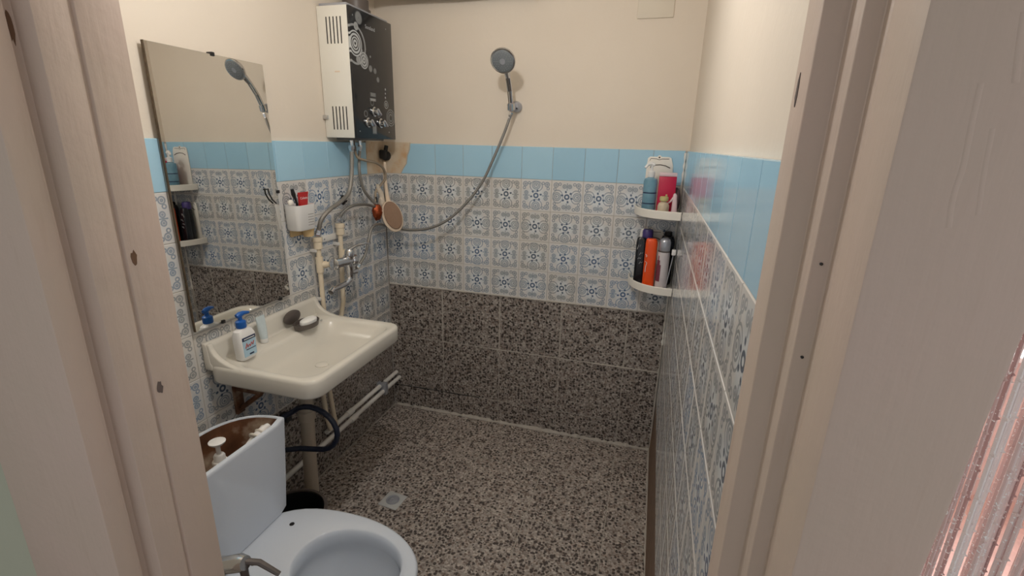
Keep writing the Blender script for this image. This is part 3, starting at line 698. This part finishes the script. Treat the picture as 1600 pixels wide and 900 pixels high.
text('Colgate', tt, 'whiteink', (.0405, -.681, 1.302), (R(90), 0, R(90)), .0135)

# ------------------------------------------------------------------ washbasin
SY = -.915; SX0 = .0
sk = thing('washbasin', (.2, SY, .66), 'cream ceramic washbasin with low back ledge hung below the mirror', 'washbasin')
def basin(bm):
    L = [rrect(.20, SY, .09, .13, .07, .672), rrect(.20, SY, .15, .20, .09, .700), rrect(.213, SY, .195, .262, .06, .728), rrect(.2135, SY, .209, .275, .055, .734),
         rrect(.215, SY, .2145, .281, .055, .744), rrect(.215, SY, .2155, .282, .055, .788), rrect(.215, SY, .2135, .280, .054, .797), rrect(.215, SY, .207, .274, .050, .801),
         rrect(.246, SY, .158, .256, .060, .801), rrect(.247, SY, .152, .250, .062, .797), rrect(.248, SY, .147, .243, .064, .786), rrect(.246, SY, .132, .220, .075, .745), rrect(.244, SY, .105, .175, .08, .722), rrect(.24, SY, .05, .07, .045, .712), rrect(.24, SY, .022, .022, .02, .709)]
    loft(bm, L)
part('bowl', sk, 'ceramic', basin, smooth=60)
def splash(bm):
    ya, yb = SY-.279, SY+.279
    prism(bm, [(.001, .780), (.034, .780), (.034, .798), (.027, .806), (.022, .862), (.016, .874), (.001, .874)], 'y', ya, yb, .003)
    def wing(y_, h):
        pl = [(.001, .780), (.150, .780), (.150, .800)]
        for k in range(7):
            a = k/6*math.pi/2; pl.append((.150 - .122*math.sin(a), .800 + h*(1-math.cos(a))))
        pl += [(.001, .800+h)]
        prism(bm, pl, 'y', y_-.010, y_+.010, .004)
    wing(ya+.012, .072); wing(yb-.012, .066)
part('backsplash', sk, 'ceramic', splash, smooth=50)
part('drain_plug', sk, 'ceramic', lathe, [(.024, -.003), (.024, .003), (.020, .005), (.008, .0058), (.002, .006)], (.24, SY, .7095), (0, 0, 1), n=20)
part('plug_chain_pin', sk, 'chrome', lathe, [(.004, 0), (.004, .006), (.002, .008)], (.10, -.72, .800), (0, 0, 1), n=10)

dp = thing('basin_waste_pipe', (.15, -.935, 0), 'thick grey-beige plastic waste pipe under the washbasin', 'pipe')
part('trap', dp, 'drainpl', lathe, [(.018, .671), (.032, .668), (.036, .66), (.036, .60), (.030, .585), (.027, .58)], (.165, -.93, 0), (0, 0, 1), n=20)
part('pipe', dp, 'drainpl', tube, [(.165, -.93, .59), (.155, -.935, .30), (.140, -.930, .0)], .0265, 16)
part('coupling', dp, 'drainpl', lathe, [(.027, 0), (.033, .004), (.033, .040), (.027, .044)], (.160, -.933, .47), (0, 0, 1), n=18)
br2 = thing('basin_bracket', (.0, -1.08, .62), 'rusty brown iron bracket holding up the washbasin', 'bracket')
part('arm', br2, 'rust', box, (.0, -1.10, .655), (.12, -1.075, .672), .002)
part('upright', br2, 'rust', box, (.0, -1.105, .56), (.012, -1.07, .672), .002)
part('brace', br2, 'rust', tube, [(.008, -1.088, .575), (.11, -1.088, .655)], .009, 8)

# things on the washbasin
pb = thing('pump_bottle', (.092, -1.105, .80), 'white lotion bottle with bright blue pump on the washbasin ledge', 'bottle')
PBZ = .802
def pbody(bm): loft(bm, [rrect(.092, -1.108, .016, .030, .012, PBZ), rrect(.092, -1.108, .019, .034, .014, PBZ+.005), rrect(.092, -1.108, .020, .037, .014, PBZ+.085), rrect(.092, -1.110, .016, .030, .013, PBZ+.103), rrect(.092, -1.112, .012, .014, .011, PBZ+.110), rrect(.092, -1.112, .012, .012, .0115, PBZ+.114)])
part('bottle_body', pb, 'white', pbody)
lb = part('label_sheet', pb, 'labelb', lambda bm: loft(bm, [rrect(.1015, -1.106, .0110, .027, .004, PBZ+.012), rrect(.1020, -1.107, .0112, .029, .004, PBZ+.080)]))
part('label_band', lb, 'navyink', box, (.110, -1.135, PBZ+.070), (.1140, -1.081, PBZ+.082), .0004)
part('band_text', lb, 'whiteink', box, (.1138, -1.130, PBZ+.0745), (.1144, -1.086, PBZ+.0775), .0002)
part('script', lb, 'redink', tube, [(.1138, -1.126, PBZ+.044), (.1138, -1.120, PBZ+.060), (.1138, -1.117, PBZ+.046), (.1138, -1.110, PBZ+.054), (.1138, -1.107, PBZ+.046), (.1138, -1.100, PBZ+.058), (.1138, -1.096, PBZ+.048), (.1138, -1.090, PBZ+.060)], .0016, 6, smooth=4)
part('label_rule', lb, 'navyink', box, (.1128, -1.124, PBZ+.036), (.1136, -1.084, PBZ+.0385), .0002)
part('label_stamp', lb, 'navyink', box, (.1122, -1.112, PBZ+.016), (.1134, -1.094, PBZ+.021), .0002)
part('pump_collar', pb, 'bluepl', lathe, [(.0155, .112), (.017, .116), (.0165, .134), (.012, .138), (.007, .139), (.0065, .152)], (.092, -1.112, PBZ), (0, 0, 1), n=20)
part('pump_spout', pb, 'bluepl', tube, [(.090, -1.124, PBZ+.154), (.092, -1.112, PBZ+.158), (.094, -1.098, PBZ+.160), (.098, -1.080, PBZ+.157)], [.008, .0095, .0075, .0045], 10)

ct = thing('cream_tube', (.048, -.982, .802), 'pale milky cosmetic tube standing on its cap by the washbasin backsplash', 'tube')
part('tube_body', ct, 'palegreen', lambda bm: loft(bm, [rrect(.050, -.980, .012, .013, .011, .818), rrect(.049, -.982, .012, .016, .011, .85), rrect(.047, -.984, .0025, .020, .0022, .898), rrect(.047, -.984, .0025, .020, .0022, .905)]))
part('cap', ct, 'white', lathe, [(.013, 0), (.014, .002), (.0135, .016)], (.050, -.980, .802), (0, 0, 1), n=18)
sd = thing('soap_dish', (.09, -.80, .80), 'dark grey oval soap dish on the washbasin beside the pipes', 'soap dish')
def dish(bm):
    L = []
    for r, z in ((.7, .802), (.92, .806), (1.0, .826), (.94, .826), (.84, .812), (.5, .810)):
        L.append([Vector((.092 + .040*r*math.cos(2*math.pi*k/28), -.800 + .062*r*math.sin(2*math.pi*k/28), z)) for k in range(28)])
    loft(bm, L)
part('dish', sd, 'darkgrey', dish)
part('dish_lid', sd, 'darkgrey', lambda bm: loft(bm, [[Vector((.040 + .008*c + .012*math.sin(a)*0, -.815 + .046*s*math.cos(a), .842 + .028*s*math.sin(a))) for a in [2*math.pi*k/24 for k in range(24)]] for s, c in ((.9, -1), (1, -.5), (1, .2), (.9, .5))]))
so = thing('soap_bar', (.096, -.796, .812), 'white oval bar of soap resting in the dark grey dish', 'soap')
mesh = part('bar', so, 'soap', lambda bm: loft(bm, [[Vector((.098 + .024*r*math.cos(2*math.pi*k/24), -.794 + .044*r*math.sin(2*math.pi*k/24), z)) for k in range(24)] for r, z in ((.7, .812), (.95, .817), (1, .825), (.95, .833), (.7, .838))]))

# ------------------------------------------------------------------ low pipes along the left wall
for x, z, ya, lab in ((.022, .212, -.66, 'white plastic pipe low on the left wall, the upper of two'), (.040, .182, -1.40, 'white plastic pipe low on the left wall, the lower of two')):
    t = thing('wall_pipe', (x, (ya-.003)/2, z), lab, 'pipe', 'white pipes low on the left wall')
    part('pipe', t, 'ppwhite', tube, [(x, ya, z), (x, -.003, z+.004)], .0115, 12)
    part('sleeve', t, 'ppwhite', lathe, [(.0115, 0), (.0155, .002), (.0155, .05), (.0115, .052)], (x, -.50, z), (0, 1, 0), n=14)
cl = thing('pipe_clamp', (.0, -.175, .20), 'grey metal clamp holding the two low white pipes', 'clamp')
part('band', cl, 'silver', box, (.0, -.190, .162), (.058, -.160, .234), .006)
part('bolt', cl, 'chrome', lathe, [(.008, 0), (.008, .008)], (.030, -.175, .232), (0, 0, 1), n=6)

# ------------------------------------------------------------------ toilet
TY = -1.420
tl = thing('toilet', (.6, TY, 0), 'white porcelain toilet with lidless cistern and no seat, in the foreground', 'toilet')
def egg(xa, xb, hw, z, n=48, sq=2.5, back=None):
    """plan outline: rounded front (large x), squarer back"""
    cx = (xa+xb)/2; hx = (xb-xa)/2; out = []
    for k in range(n):
        a = 2*math.pi*k/n; c, s = math.cos(a), math.sin(a)
        e = 2.0 if c > 0 else sq
        rr = 1.0/((abs(c)**e + abs(s)**e)**(1/e))
        w_ = hw*(back if (back and c < -.2) else 1.0)
        out.append(Vector((cx + hx*c*rr, TY + hw*s*rr*((1.0) if not back else (1.0 if c > 0 else (1.0 + (back-1.0)*min(1, -c*1.1)))), z)))
    return out
def bowl(bm):
    L = [egg(.34, .66, .10, 0), egg(.34, .66, .10, .05), egg(.34, .65, .095, .14), egg(.33, .74, .13, .25), egg(.32, .84, .163, .33), egg(.318, .868, .173, .37), egg(.318, .872, .175, .392), egg(.322, .868, .171, .399), egg(.33, .862, .165, .401)]
    H = [egg(.512, .828, .125, .401, sq=2.2), egg(.516, .824, .121, .397, sq=2.2), egg(.520, .820, .117, .385, sq=2.2), egg(.522, .818, .115, .355, sq=2.2), egg(.515, .822, .120, .340, sq=2.2), egg(.53, .80, .105, .285, sq=2.2), egg(.56, .76, .08, .225, sq=2.2), egg(.60, .72, .05, .17, sq=2.2)]
    loft(bm, L + H)
part('bowl', tl, 'porcelain', bowl, smooth=60)
part('bowl_water', tl, 'water', lambda bm: loft(bm, [egg(.556, .765, .082, .226, sq=2.2), egg(.556, .765, .082, .2285, sq=2.2)]))
for yy in (TY-.076, TY+.076): part('hinge_hole', tl, 'black', lathe, [(.0075, 0), (.0075, .0012)], (.424, yy, .4003), (0, 0, 1), n=16)
def dloop(xf, xb, hw, z, n=20, e=2.3):
    out = [Vector((xf, TY-.005-hw+.012, z)), ]
    out = []
    for k in range(n+1):            # back curve from far end round to near end
        a = math.pi*k/n; c, s = math.cos(a), math.sin(a); rr = 1/((abs(c)**e+abs(s)**e)**(1/e))
        out.append(Vector((xf-.012 - (xf-.012-xb)*s*rr, TY-.004 + hw*c*rr, z)))
    for k in range(1, 8):           # flat front with small corner radii
        t = k/8; out.append(Vector((xf, TY-.004 - (hw-.004) + 2*(hw-.004)*t, z)))
    return out
def tank(bm):
    L = [dloop(.350, .225, .125, .399), dloop(.366, .213, .138, .404), dloop(.369, .205, .148, .50), dloop(.374, .195, .166, .700), dloop(.374, .196, .165, .708), dloop(.371, .199, .162, .711), dloop(.362, .206, .155, .711), dloop(.360, .208, .153, .706)]
    loft(bm, L, True, False)
part('cistern', tl, 'porcelain', tank, smooth=50)
part('cistern_lining', tl, 'rust', lambda bm: loft(bm, [dloop(.360, .208, .153, .707), dloop(.359, .209, .152, .69), dloop(.356, .22, .14, .50), dloop(.35, .24, .125, .43)], False, True), smooth=50)
fv = part('flush_valve', tl, 'white', lathe, [(.022, .46), (.022, .55), (.016, .62), (.015, .675), (.012, .68), (.006, .682), (.006, .714)], (.290, -1.432, 0), (0, 0, 1), n=18)
part('flush_button', fv, 'white', lathe, [(.012, .708), (.021, .716), (.022, .720), (.019, .722)], (.290, -1.432, 0), (0, 0, 1), n=22)
for q in (.60, .645): part('valve_collar', fv, 'whitesh', lathe, [(.019, q), (.0205, q+.003), (.0205, q+.012), (.019, q+.015)], (.290, -1.432, 0), (0, 0, 1), n=18)
fi = part('fill_valve', tl, 'white', tube, [(.31, -1.350, .655), (.315, -1.320, .668), (.318, -1.295, .678), (.320, -1.278, .682)], [.012, .017, .015, .011], 12)
for q in (-1.335, -1.312, -1.290): part('fill_valve_rib', fi, 'whitesh', lathe, [(.016, 0), (.019, .003), (.016, .007)], (.316, q, .674), (0, 1, .4), n=12)
part('fill_valve_stem', fi, 'white', tube, [(.312, -1.345, .50), (.312, -1.345, .66)], .010, 10)

hl = thing('hose_loop', (.25, -1.02, .42), 'dark navy rubber hose looping out beside the cistern', 'hose')
hpts = [(.045, -1.20, .195), (.050, -1.17, .30), (.070, -1.13, .42), (.120, -1.07, .520)]
for k in range(15):
    a = R(140 - 225*k/14); hpts.append((.262 + .103*math.cos(a), -1.022, .505 + .088*math.sin(a)))
hpts += [(.20, -1.028, .409), (.13, -1.05, .400), (.085, -1.10, .36), (.055, -1.15, .26)]
part('hose_tube', hl, 'navy', tube, hpts, .0100, 12, smooth=6)
part('hose_clip', hl, 'darkrub', box, (.135, -1.045, .520), (.170, -1.018, .552), .004)
bk = thing('black_bucket', (.225, -1.125, 0), 'black plastic bucket standing behind the toilet bowl', 'bucket')
BK = (.225, -1.135, 0)
part('bucket_shell', bk, 'black', lathe, [(.085, 0), (.088, .004), (.118, .212), (.112, .212), (.083, .008)], BK, (0, 0, 1), n=32)
part('bucket_rim', bk, 'darkgrey', ringlathe, [(.112, .206), (.124, .206), (.125, .216), (.121, .220), (.113, .219)], BK, (0, 0, 1), n=32)

# ------------------------------------------------------------------ bidet sprayer on the wall beside the door
sp = thing('bidet_sprayer', (.66, YF, .73), 'chrome bidet sprayer handle with a dark lever near the door jamb', 'sprayer')
part('barrel', sp, 'chrome', tube, [(.600, -1.765, .716), (.640, -1.763, .731), (.648, -1.763, .734), (.700, -1.760, .755), (.712, -1.760, .758)], [.010, .0145, .0165, .0165, .013], 20)
part('barrel_band', sp, 'silver', lathe, [(.0168, 0), (.0172, .002), (.0172, .004), (.0168, .006)], (.652, -1.7628, .736), (.92, .05, .37), n=20)
part('trigger', sp, 'darkgrey', tube, [(.708, -1.757, .758), (.728, -1.745, .750), (.762, -1.735, .722)], [.006, .006, .005], 8)
part('neck', sp, 'darkgrey', tube, [(.704, -1.760, .750), (.706, -1.760, .720), (.702, -1.760, .690)], [.008, .007, .007], 10)
part('wall_holder', sp, 'chrome', box, (.640, YF, .716), (.664, -1.768, .726), .002)
part('hose_tail', sp, 'steelhose', tube, [(.604, -1.765, .717), (.56, -1.77, .69), (.53, -1.78, .55), (.52, -1.80, .35)], .007, 10, smooth=5)

# ------------------------------------------------------------------ floor drain
fd = thing('floor_drain', (.409, -.748, 0), 'small square pale metal floor drain set in the granite floor', 'drain')
DA = R(-6)
def drot(p): c, s = math.cos(DA), math.sin(DA); return Vector((.409 + p[0]*c - p[1]*s, -.748 + p[0]*s + p[1]*c, p[2]))
part('plate', fd, 'draingr', lambda bm: loft(bm, [[drot((p.x, p.y, z)) for p in rrect(0, 0, h, h, .004, 0, 3)] for h, z in ((.046, -.006), (.046, .003), (.0445, .0042))]))
part('strainer', fd, 'silver', lathe, [(.030, .004), (.030, .0056), (.027, .0062), (.024, .0050), (.020, .0050), (.018, .0062), (.011, .0062), (.010, .005), (.004, .005), (.003, .0062)], (.409, -.748, 0), (0, 0, 1), n=28)

# ------------------------------------------------------------------ shower head and holder
sw = thing('hand_shower', (.705, -.04, 1.68), 'round chrome hand shower head hooked on the cream wall', 'shower head')
hn = Vector((.05, -.80, -.50)).normalized(); hc = Vector((.712, -.200, 1.864))
part('handle', sw, 'chrome', tube, [(.708, -.046, 1.675), (.708, -.056, 1.710), (.709, -.080, 1.760), (.710, -.118, 1.812), (.712, -.170, 1.860)], [.010, .012, .0125, .0125, .018], 14, smooth=4)
part('head_shell', sw, 'chrome', lathe, [(.018, -.030), (.038, -.024), (.052, -.010), (.0545, 0), (.0525, .003), (.046, .004)], hc, hn, n=32)
fpz = part('face_plate', sw, 'facegrey', lathe, [(.0465, .0), (.0465, .0045), (.044, .006), (.012, .007), (.002, .007)], hc, hn, n=32)
hm = axis_mat(hc, hn)
part('centre_ring', fpz, 'silver', lathe, [(.0125, .006), (.013, .0085), (.010, .009), (.009, .0075)], hc, hn, n=20)
def nozzles(bm):
    for rr, n in ((.020, 10), (.028, 16), (.037, 22)):
        for k in range(n):
            a = 2*math.pi*k/n; lathe(bm, [(.0017, .005), (.0014, .0085)], hm @ Vector((rr*math.cos(a), rr*math.sin(a), 0)), hn, n=6)
tag(part('nozzles', fpz, 'silver', nozzles, smooth=0), kind='stuff')
hb = thing('shower_bracket', (.716, 0, 1.70), 'round white and chrome wall bracket holding the shower head', 'bracket')
part('wall_cup', hb, 'silver', lathe, [(.024, -.012), (.025, .006), (.020, .018), (.014, .024)], (.720, .0, 1.697), (0, -1, 0), n=22)
part('clip_ring', hb, 'chrome', ringlathe, [(.0125, -.014), (.018, -.014), (.018, .014), (.0125, .014)], (.708, -.051, 1.694), (0, -.25, 1), n=18)
part('screw', hb, 'black', lathe, [(.004, 0), (.004, .002)], (.728, -.023, 1.688), (0, -1, 0), n=10)

# ------------------------------------------------------------------ corner shelves
def corner_shelf(z, lab):
    t = thing('corner_shelf', (1.42, -.08, z), lab, 'shelf', 'white corner shelves')
    def arc(s, zz, n=18, x_=.195, y_=.225):
        pts = [Vector((1.497, -.003, zz))]
        for k in range(n+1):
            a = math.pi/2*k/n; c, q = math.cos(a), math.sin(a); e = 2.35; rr = 1/((abs(c)**e + abs(q)**e)**(1/e))
            pts.append(Vector((1.497 - x_*s*c*rr, -.003 - y_*s*q*rr, zz)))
        return pts
    part('tray', t, 'whitesh', lambda bm: loft(bm, [arc(.955, z), arc(.975, z+.001), arc(.975, z+.005), arc(.955, z+.006)]), smooth=30)
    def lip(bm):
        o = arc(1, 0)[1:]; i_ = arc(.968, 0)[1:]
        for zz0, zz1 in ((z-.004, z+.030),):
            n = len(o); rows = []
            for a, b_ in zip(o, i_): rows.append([bm.verts.new((a.x, a.y, zz0)), bm.verts.new((a.x, a.y, zz1-.003)), bm.verts.new(((a.x*.6+b_.x*.4), (a.y*.6+b_.y*.4), zz1)), bm.verts.new((b_.x, b_.y, zz1-.003)), bm.verts.new((b_.x, b_.y, zz0))])
            for p, q in zip(rows, rows[1:]):
                for k in range(5): bm.faces.new((p[k], p[(k+1) % 5], q[(k+1) % 5], q[k]))
            bm.faces.new(rows[0]); bm.faces.new(list(reversed(rows[-1])))
    part('rim', t, 'whitesh', lip, smooth=35)
    bp = part('back_plate', t, 'whitesh', lambda bm: prism(bm, [(1.335, z), (1.455, z), (1.450, z+.205), (1.440, z+.238), (1.430, z+.243), (1.398, z+.243), (1.392, z+.249), (1.385, z+.249), (1.379, z+.243), (1.348, z+.243), (1.339, z+.236), (1.336, z+.20)], 'y', -.0065, -.001, .0015), smooth=30)
    part('hang_hole', bp, 'darkgrey', lathe, [(.004, 0), (.004, .0012)], (1.388, -.0062, z+.240), (0, -1, 0), n=12)
    part('slot', bp, 'darkgrey', tube, [(1.352, -.0066, z+.197), (1.372, -.0066, z+.207), (1.394, -.0066, z+.209), (1.418, -.0066, z+.205), (1.438, -.0066, z+.196)], .0022, 6, smooth=3)
    part('groove', bp, 'darkgrey', tube, [(1.348, -.0066, z+.226), (1.352, -.0066, z+.235), (1.376, -.0066, z+.234), (1.388, -.0066, z+.230), (1.400, -.0066, z+.234), (1.430, -.0066, z+.234)], .0013, 6)
    return t
ZU, ZL = 1.248, .922
corner_shelf(ZU, 'upper white plastic corner shelf holding soap bottles and a crimson carton')
corner_shelf(ZL, 'lower white plastic corner shelf crowded with shampoo bottles')
def rbottle(name, lab, x, y, z, prof, mat, cat='bottle', sx=1, sy=1, roll=0):
    t = thing(name, (x, y, z), lab, cat); part('bottle_body', t, mat, lathe, prof, (x, y, z), (0, 0, 1), n=24, sx=sx, sy=sy, roll=roll); return t
zt = ZU + .0062
t = rbottle('soap_bottle', 'clear blue soap bottle with a white pump on the upper corner shelf', 1.362, -.105, zt, [(.026, 0), (.029, .004), (.029, .135), (.026, .146), (.013, .152), (.0125, .156)], 'bottleblue')
part('pump_collar', t, 'white', lathe, [(.0135, .153), (.0145, .156), (.0145, .176), (.009, .180), (.0045, .181), (.0045, .204)], (1.362, -.105, zt), (0, 0, 1), n=18)
part('pump_spout', t, 'white', tube, [(1.372, -.108, zt+.203), (1.360, -.105, zt+.210), (1.345, -.112, zt+.206), (1.334, -.118, zt+.192)], [.007, .009, .007, .005], 10)
part('label_stripe', t, 'navyink', lathe, [(.0293, .040), (.0294, .041), (.0294, .044), (.0293, .045)], (1.362, -.105, zt), (0, 0, 1), n=24)
part('label_stripe', t, 'navyink', lathe, [(.0293, .085), (.0294, .086), (.0294, .089), (.0293, .090)], (1.362, -.105, zt), (0, 0, 1), n=24)
t = thing('crimson_carton', (1.432, -.090, zt), 'crimson carton with a white top on the upper corner shelf', 'carton')
part('carton_body', t, 'crimson', box, (1.396, -.112, zt), (1.468, -.070, zt+.158), .002)
part('carton_top', t, 'pink', box, (1.3955, -.1125, zt+.1582), (1.4685, -.0695, zt+.174), .003)
t = rbottle('beige_jar', 'little beige jar with a pale olive cap in front of the crimson carton', 1.424, -.165, zt, [(.021, 0), (.0235, .004), (.0235, .042), (.019, .052), (.012, .056), (.012, .060)], 'beige', 'jar')
part('cap', t, 'olive', lathe, [(.016, .060), (.018, .062), (.018, .076), (.015, .079)], (1.424, -.165, zt), (0, 0, 1), n=20)
part('cap_nib', t, 'olive', box, (1.428, -.172, zt+.077), (1.436, -.160, zt+.088), .002)
t = thing('pink_trigger_bottle', (1.470, -.150, zt), 'slim pale pink bottle with slanted nozzle on the upper shelf', 'bottle')
part('bottle_body', t, 'pink', lambda bm: loft(bm, [rrect(1.471, -.150, .012, .012, .008, zt), rrect(1.470, -.150, .0125, .0125, .008, zt+.01), rrect(1.467, -.150, .008, .009, .006, zt+.085), rrect(1.466, -.150, .004, .005, .003, zt+.092)]))
part('nozzle', t, 'pink', tube, [(1.464, -.150, zt+.078), (1.452, -.154, zt+.060), (1.440, -.158, zt+.050)], [.005, .004, .003], 8)
t = thing('brown_sponge', (1.474, -.060, zt), 'rounded brown bath sponge at the back of the upper corner shelf', 'sponge')
part('sponge_body', t, 'brown', ball, (1.4725, -.070, zt+.0565), .022, .036, .056, 9, .05)
zb = ZL + .0062
t = thing('shampoo_bottle', (1.350, -.085, zb), 'black shampoo bottle with pale print on the lower shelf, leftmost', 'bottle')
part('bottle_body', t, 'nearblack', lambda bm: loft(bm, [rrect(1.352, -.085, .022, .018, .012, zb), rrect(1.352, -.085, .0235, .019, .012, zb+.006), rrect(1.351, -.085, .0235, .019, .012, zb+.190), rrect(1.350, -.085, .020, .016, .012, zb+.206), rrect(1.350, -.085, .016, .013, .011, zb+.212)]))
for i, (a, b_, hh) in enumerate(((-.010, .170, .022), (.002, .140, .012), (-.004, .118, .006), (.004, .098, .010))):
    part('print_mark', t, 'greyink', tube, [(1.350+a-.006, -.1043, zb+b_-hh/2), (1.350+a, -.1043, zb+b_+hh/2), (1.350+a+.004, -.1043, zb+b_), (1.350+a+.008, -.1043, zb+b_+hh/2)], .0013, 5)
t = thing('orange_bottle', (1.395, -.140, zb), 'bright orange slim bottle at the front of the lower corner shelf', 'bottle')
part('bottle_body', t, 'orange', lambda bm: loft(bm, [rrect(1.395, -.135, .024, .018, .015, zb), rrect(1.395, -.135, .0255, .019, .016, zb+.006), rrect(1.394, -.135, .0255, .019, .016, zb+.196), rrect(1.393, -.135, .023, .017, .015, zb+.213), rrect(1.393, -.135, .018, .013, .012, zb+.218)]))
part('print_mark', t, 'whiteink', tube, [(1.374, -.1530, zb+.150), (1.380, -.1545, zb+.142), (1.376, -.1535, zb+.138)], .0014, 5)
part('print_mark', t, 'whiteink', tube, [(1.374, -.1530, zb+.118), (1.382, -.1545, zb+.112), (1.378, -.1540, zb+.092), (1.378, -.1540, zb+.070)], .0014, 5)
t = thing('deodorant_bottle', (1.450, -.150, zb), 'pearly bottle with silver cap and maroon print on the lower shelf', 'bottle')
part('bottle_body', t, 'pearl', lathe, [(.022, 0), (.0255, .004), (.0255, .160), (.024, .168)], (1.450, -.145, zb), (0, 0, 1), n=24)
part('cap', t, 'silver', lathe, [(.0235, .170), (.0245, .172), (.0245, .208), (.021, .220), (.012, .226)], (1.450, -.145, zb), (0, 0, 1), n=24)
part('cap_seam', t, 'darkgrey', lathe, [(.0240, .165), (.0258, .167), (.0258, .170), (.0240, .172)], (1.450, -.145, zb), (0, 0, 1), n=24)
part('print_panel', t, 'maroon', lambda bm: [bm.faces.new(f) for f in [[bm.verts.new((1.450 + .0258*math.cos(a), -.145 + .0258*math.sin(a), zb+z_)) for a, z_ in ((a0, .035), (a0+.22, .035), (a0+.22, .150-.02*abs(i-2)), (a0, .150-.02*abs(i-2)))] for i, a0 in enumerate([math.pi + .15 + .22*j for j in range(5)])]], smooth=0)
t = rbottle('purple_bottle', 'purple capped bottle standing behind the black and orange bottles', 1.373, -.042, zb, [(.024, 0), (.026, .004), (.026, .190), (.022, .198), (.022, .200)], 'nearblack')
part('cap', t, 'purple', lathe, [(.022, .200), (.024, .202), (.024, .236), (.020, .243), (.008, .245)], (1.373, -.042, zb), (0, 0, 1), n=22)
t = rbottle('black_bottle', 'wide black bottle at the back of the lower shelf against the right wall', 1.462, -.060, zb, [(.028, 0), (.031, .004), (.031, .200), (.024, .222), (.015, .226)], 'nearblack')
part('cap', t, 'black', lathe, [(.0155, .225), (.0165, .227), (.0165, .240), (.013, .243)], (1.462, -.060, zb), (0, 0, 1), n=18)
t = thing('hanging_razor', (1.486, -.175, zb), 'slim disposable razor with white head leaning against the right wall', 'razor')
part('handle', t, 'silver', tube, [(1.470, -.175, zb+.001), (1.480, -.175, zb+.09), (1.4885, -.175, zb+.165)], .0022, 8)
part('razor_head', t, 'white', box, (1.480, -.185, zb+.160), (1.497, -.165, zb+.184), .003)

# ------------------------------------------------------------------ next doorway: thread curtain and daylit room
tc = thing('thread_curtain', (1.75, -1.93, .0), 'pink glittering thread curtain hanging in the next doorway', 'curtain')
part('curtain_rod', tc, 'white', tube, [(1.602, -1.905, 2.04), (2.5, -1.905, 2.04)], .008, 10)
rg = random.Random(12)
def thread(x, yv, r, i):
    def thr(bm):
        n = 14; tube(bm, [(x + .0015*math.sin(j*.9+i), yv + .0015*math.cos(j*.7+i), .04 + 2.0*j/n) for j in range(n+1)], r, 5)
        zz = 1.0 + rg.random()*.04
        while zz < 1.45:
            lathe(bm, [(.0006, -.0016), (r+.0008, 0), (.0006, .0016)], (x, yv-.0012, zz), (0, 0, 1), n=5); zz += rg.uniform(.018, .05)
    part('thread', tc, 'thread', thr)
for i in range(44):
    thread(1.606 + i*.0046 + rg.uniform(-.0012, .0012), -1.915 + rg.uniform(-.006, .006), rg.uniform(.0011, .0019), i)
    thread(1.608 + i*.0050 + rg.uniform(-.0012, .0012), -1.893 + rg.uniform(-.006, .006), rg.uniform(.0012, .0021), i+50)
for i in range(40): thread(1.83 + i*.017, -1.905 + rg.uniform(-.012, .010), rg.uniform(.0011, .0019), i)
struct('wall_kitchen', simple('pink_kitchen_paint', srgb(226, 200, 194), .7, var=.06), lambda bm: (box(bm, (1.60, .14, -.08), (3.7, .26, .72)), box(bm, (1.60, .14, 2.2), (3.7, .26, ZC)), box(bm, (1.60, .14, .72), (2.3, .26, 2.2)), box(bm, (3.5, .14, .72), (3.7, .26, 2.2)), box(bm, (3.6, YF, -.08), (3.7, .14, ZC))))
struct('floor_kitchen', simple('pale_pink_boards', srgb(206, 172, 164), .5, var=.2), box, (1.60, YF-.1, -.12), (3.7, .14, -.012))
struct('ceiling_kitchen', 'cream', box, (1.60, YF, ZC), (3.7, .26, ZC+.1))
wn = tag(mesh_obj('window_1', (lambda bm: (box(bm, (2.30, .185, .72), (2.36, .225, 2.2), .004), box(bm, (3.44, .185, .72), (3.5, .225, 2.2), .004), box(bm, (2.36, .185, .72), (3.44, .225, .79), .004), box(bm, (2.36, .185, 2.13), (3.44, .225, 2.2), .004), box(bm, (2.88, .19, .79), (2.92, .22, 2.13), .003), bm)[-1])(bmesh.new()), 'white'), kind='structure')
part('pane', wn, 'daylight', box, (2.36, .203, .79), (2.88, .209, 2.13)); part('pane', wn, 'daylight', box, (2.92, .203, .79), (3.44, .209, 2.13))
part('window_sill', wn, 'white', box, (2.28, .06, .70), (3.52, .20, .725), .004)
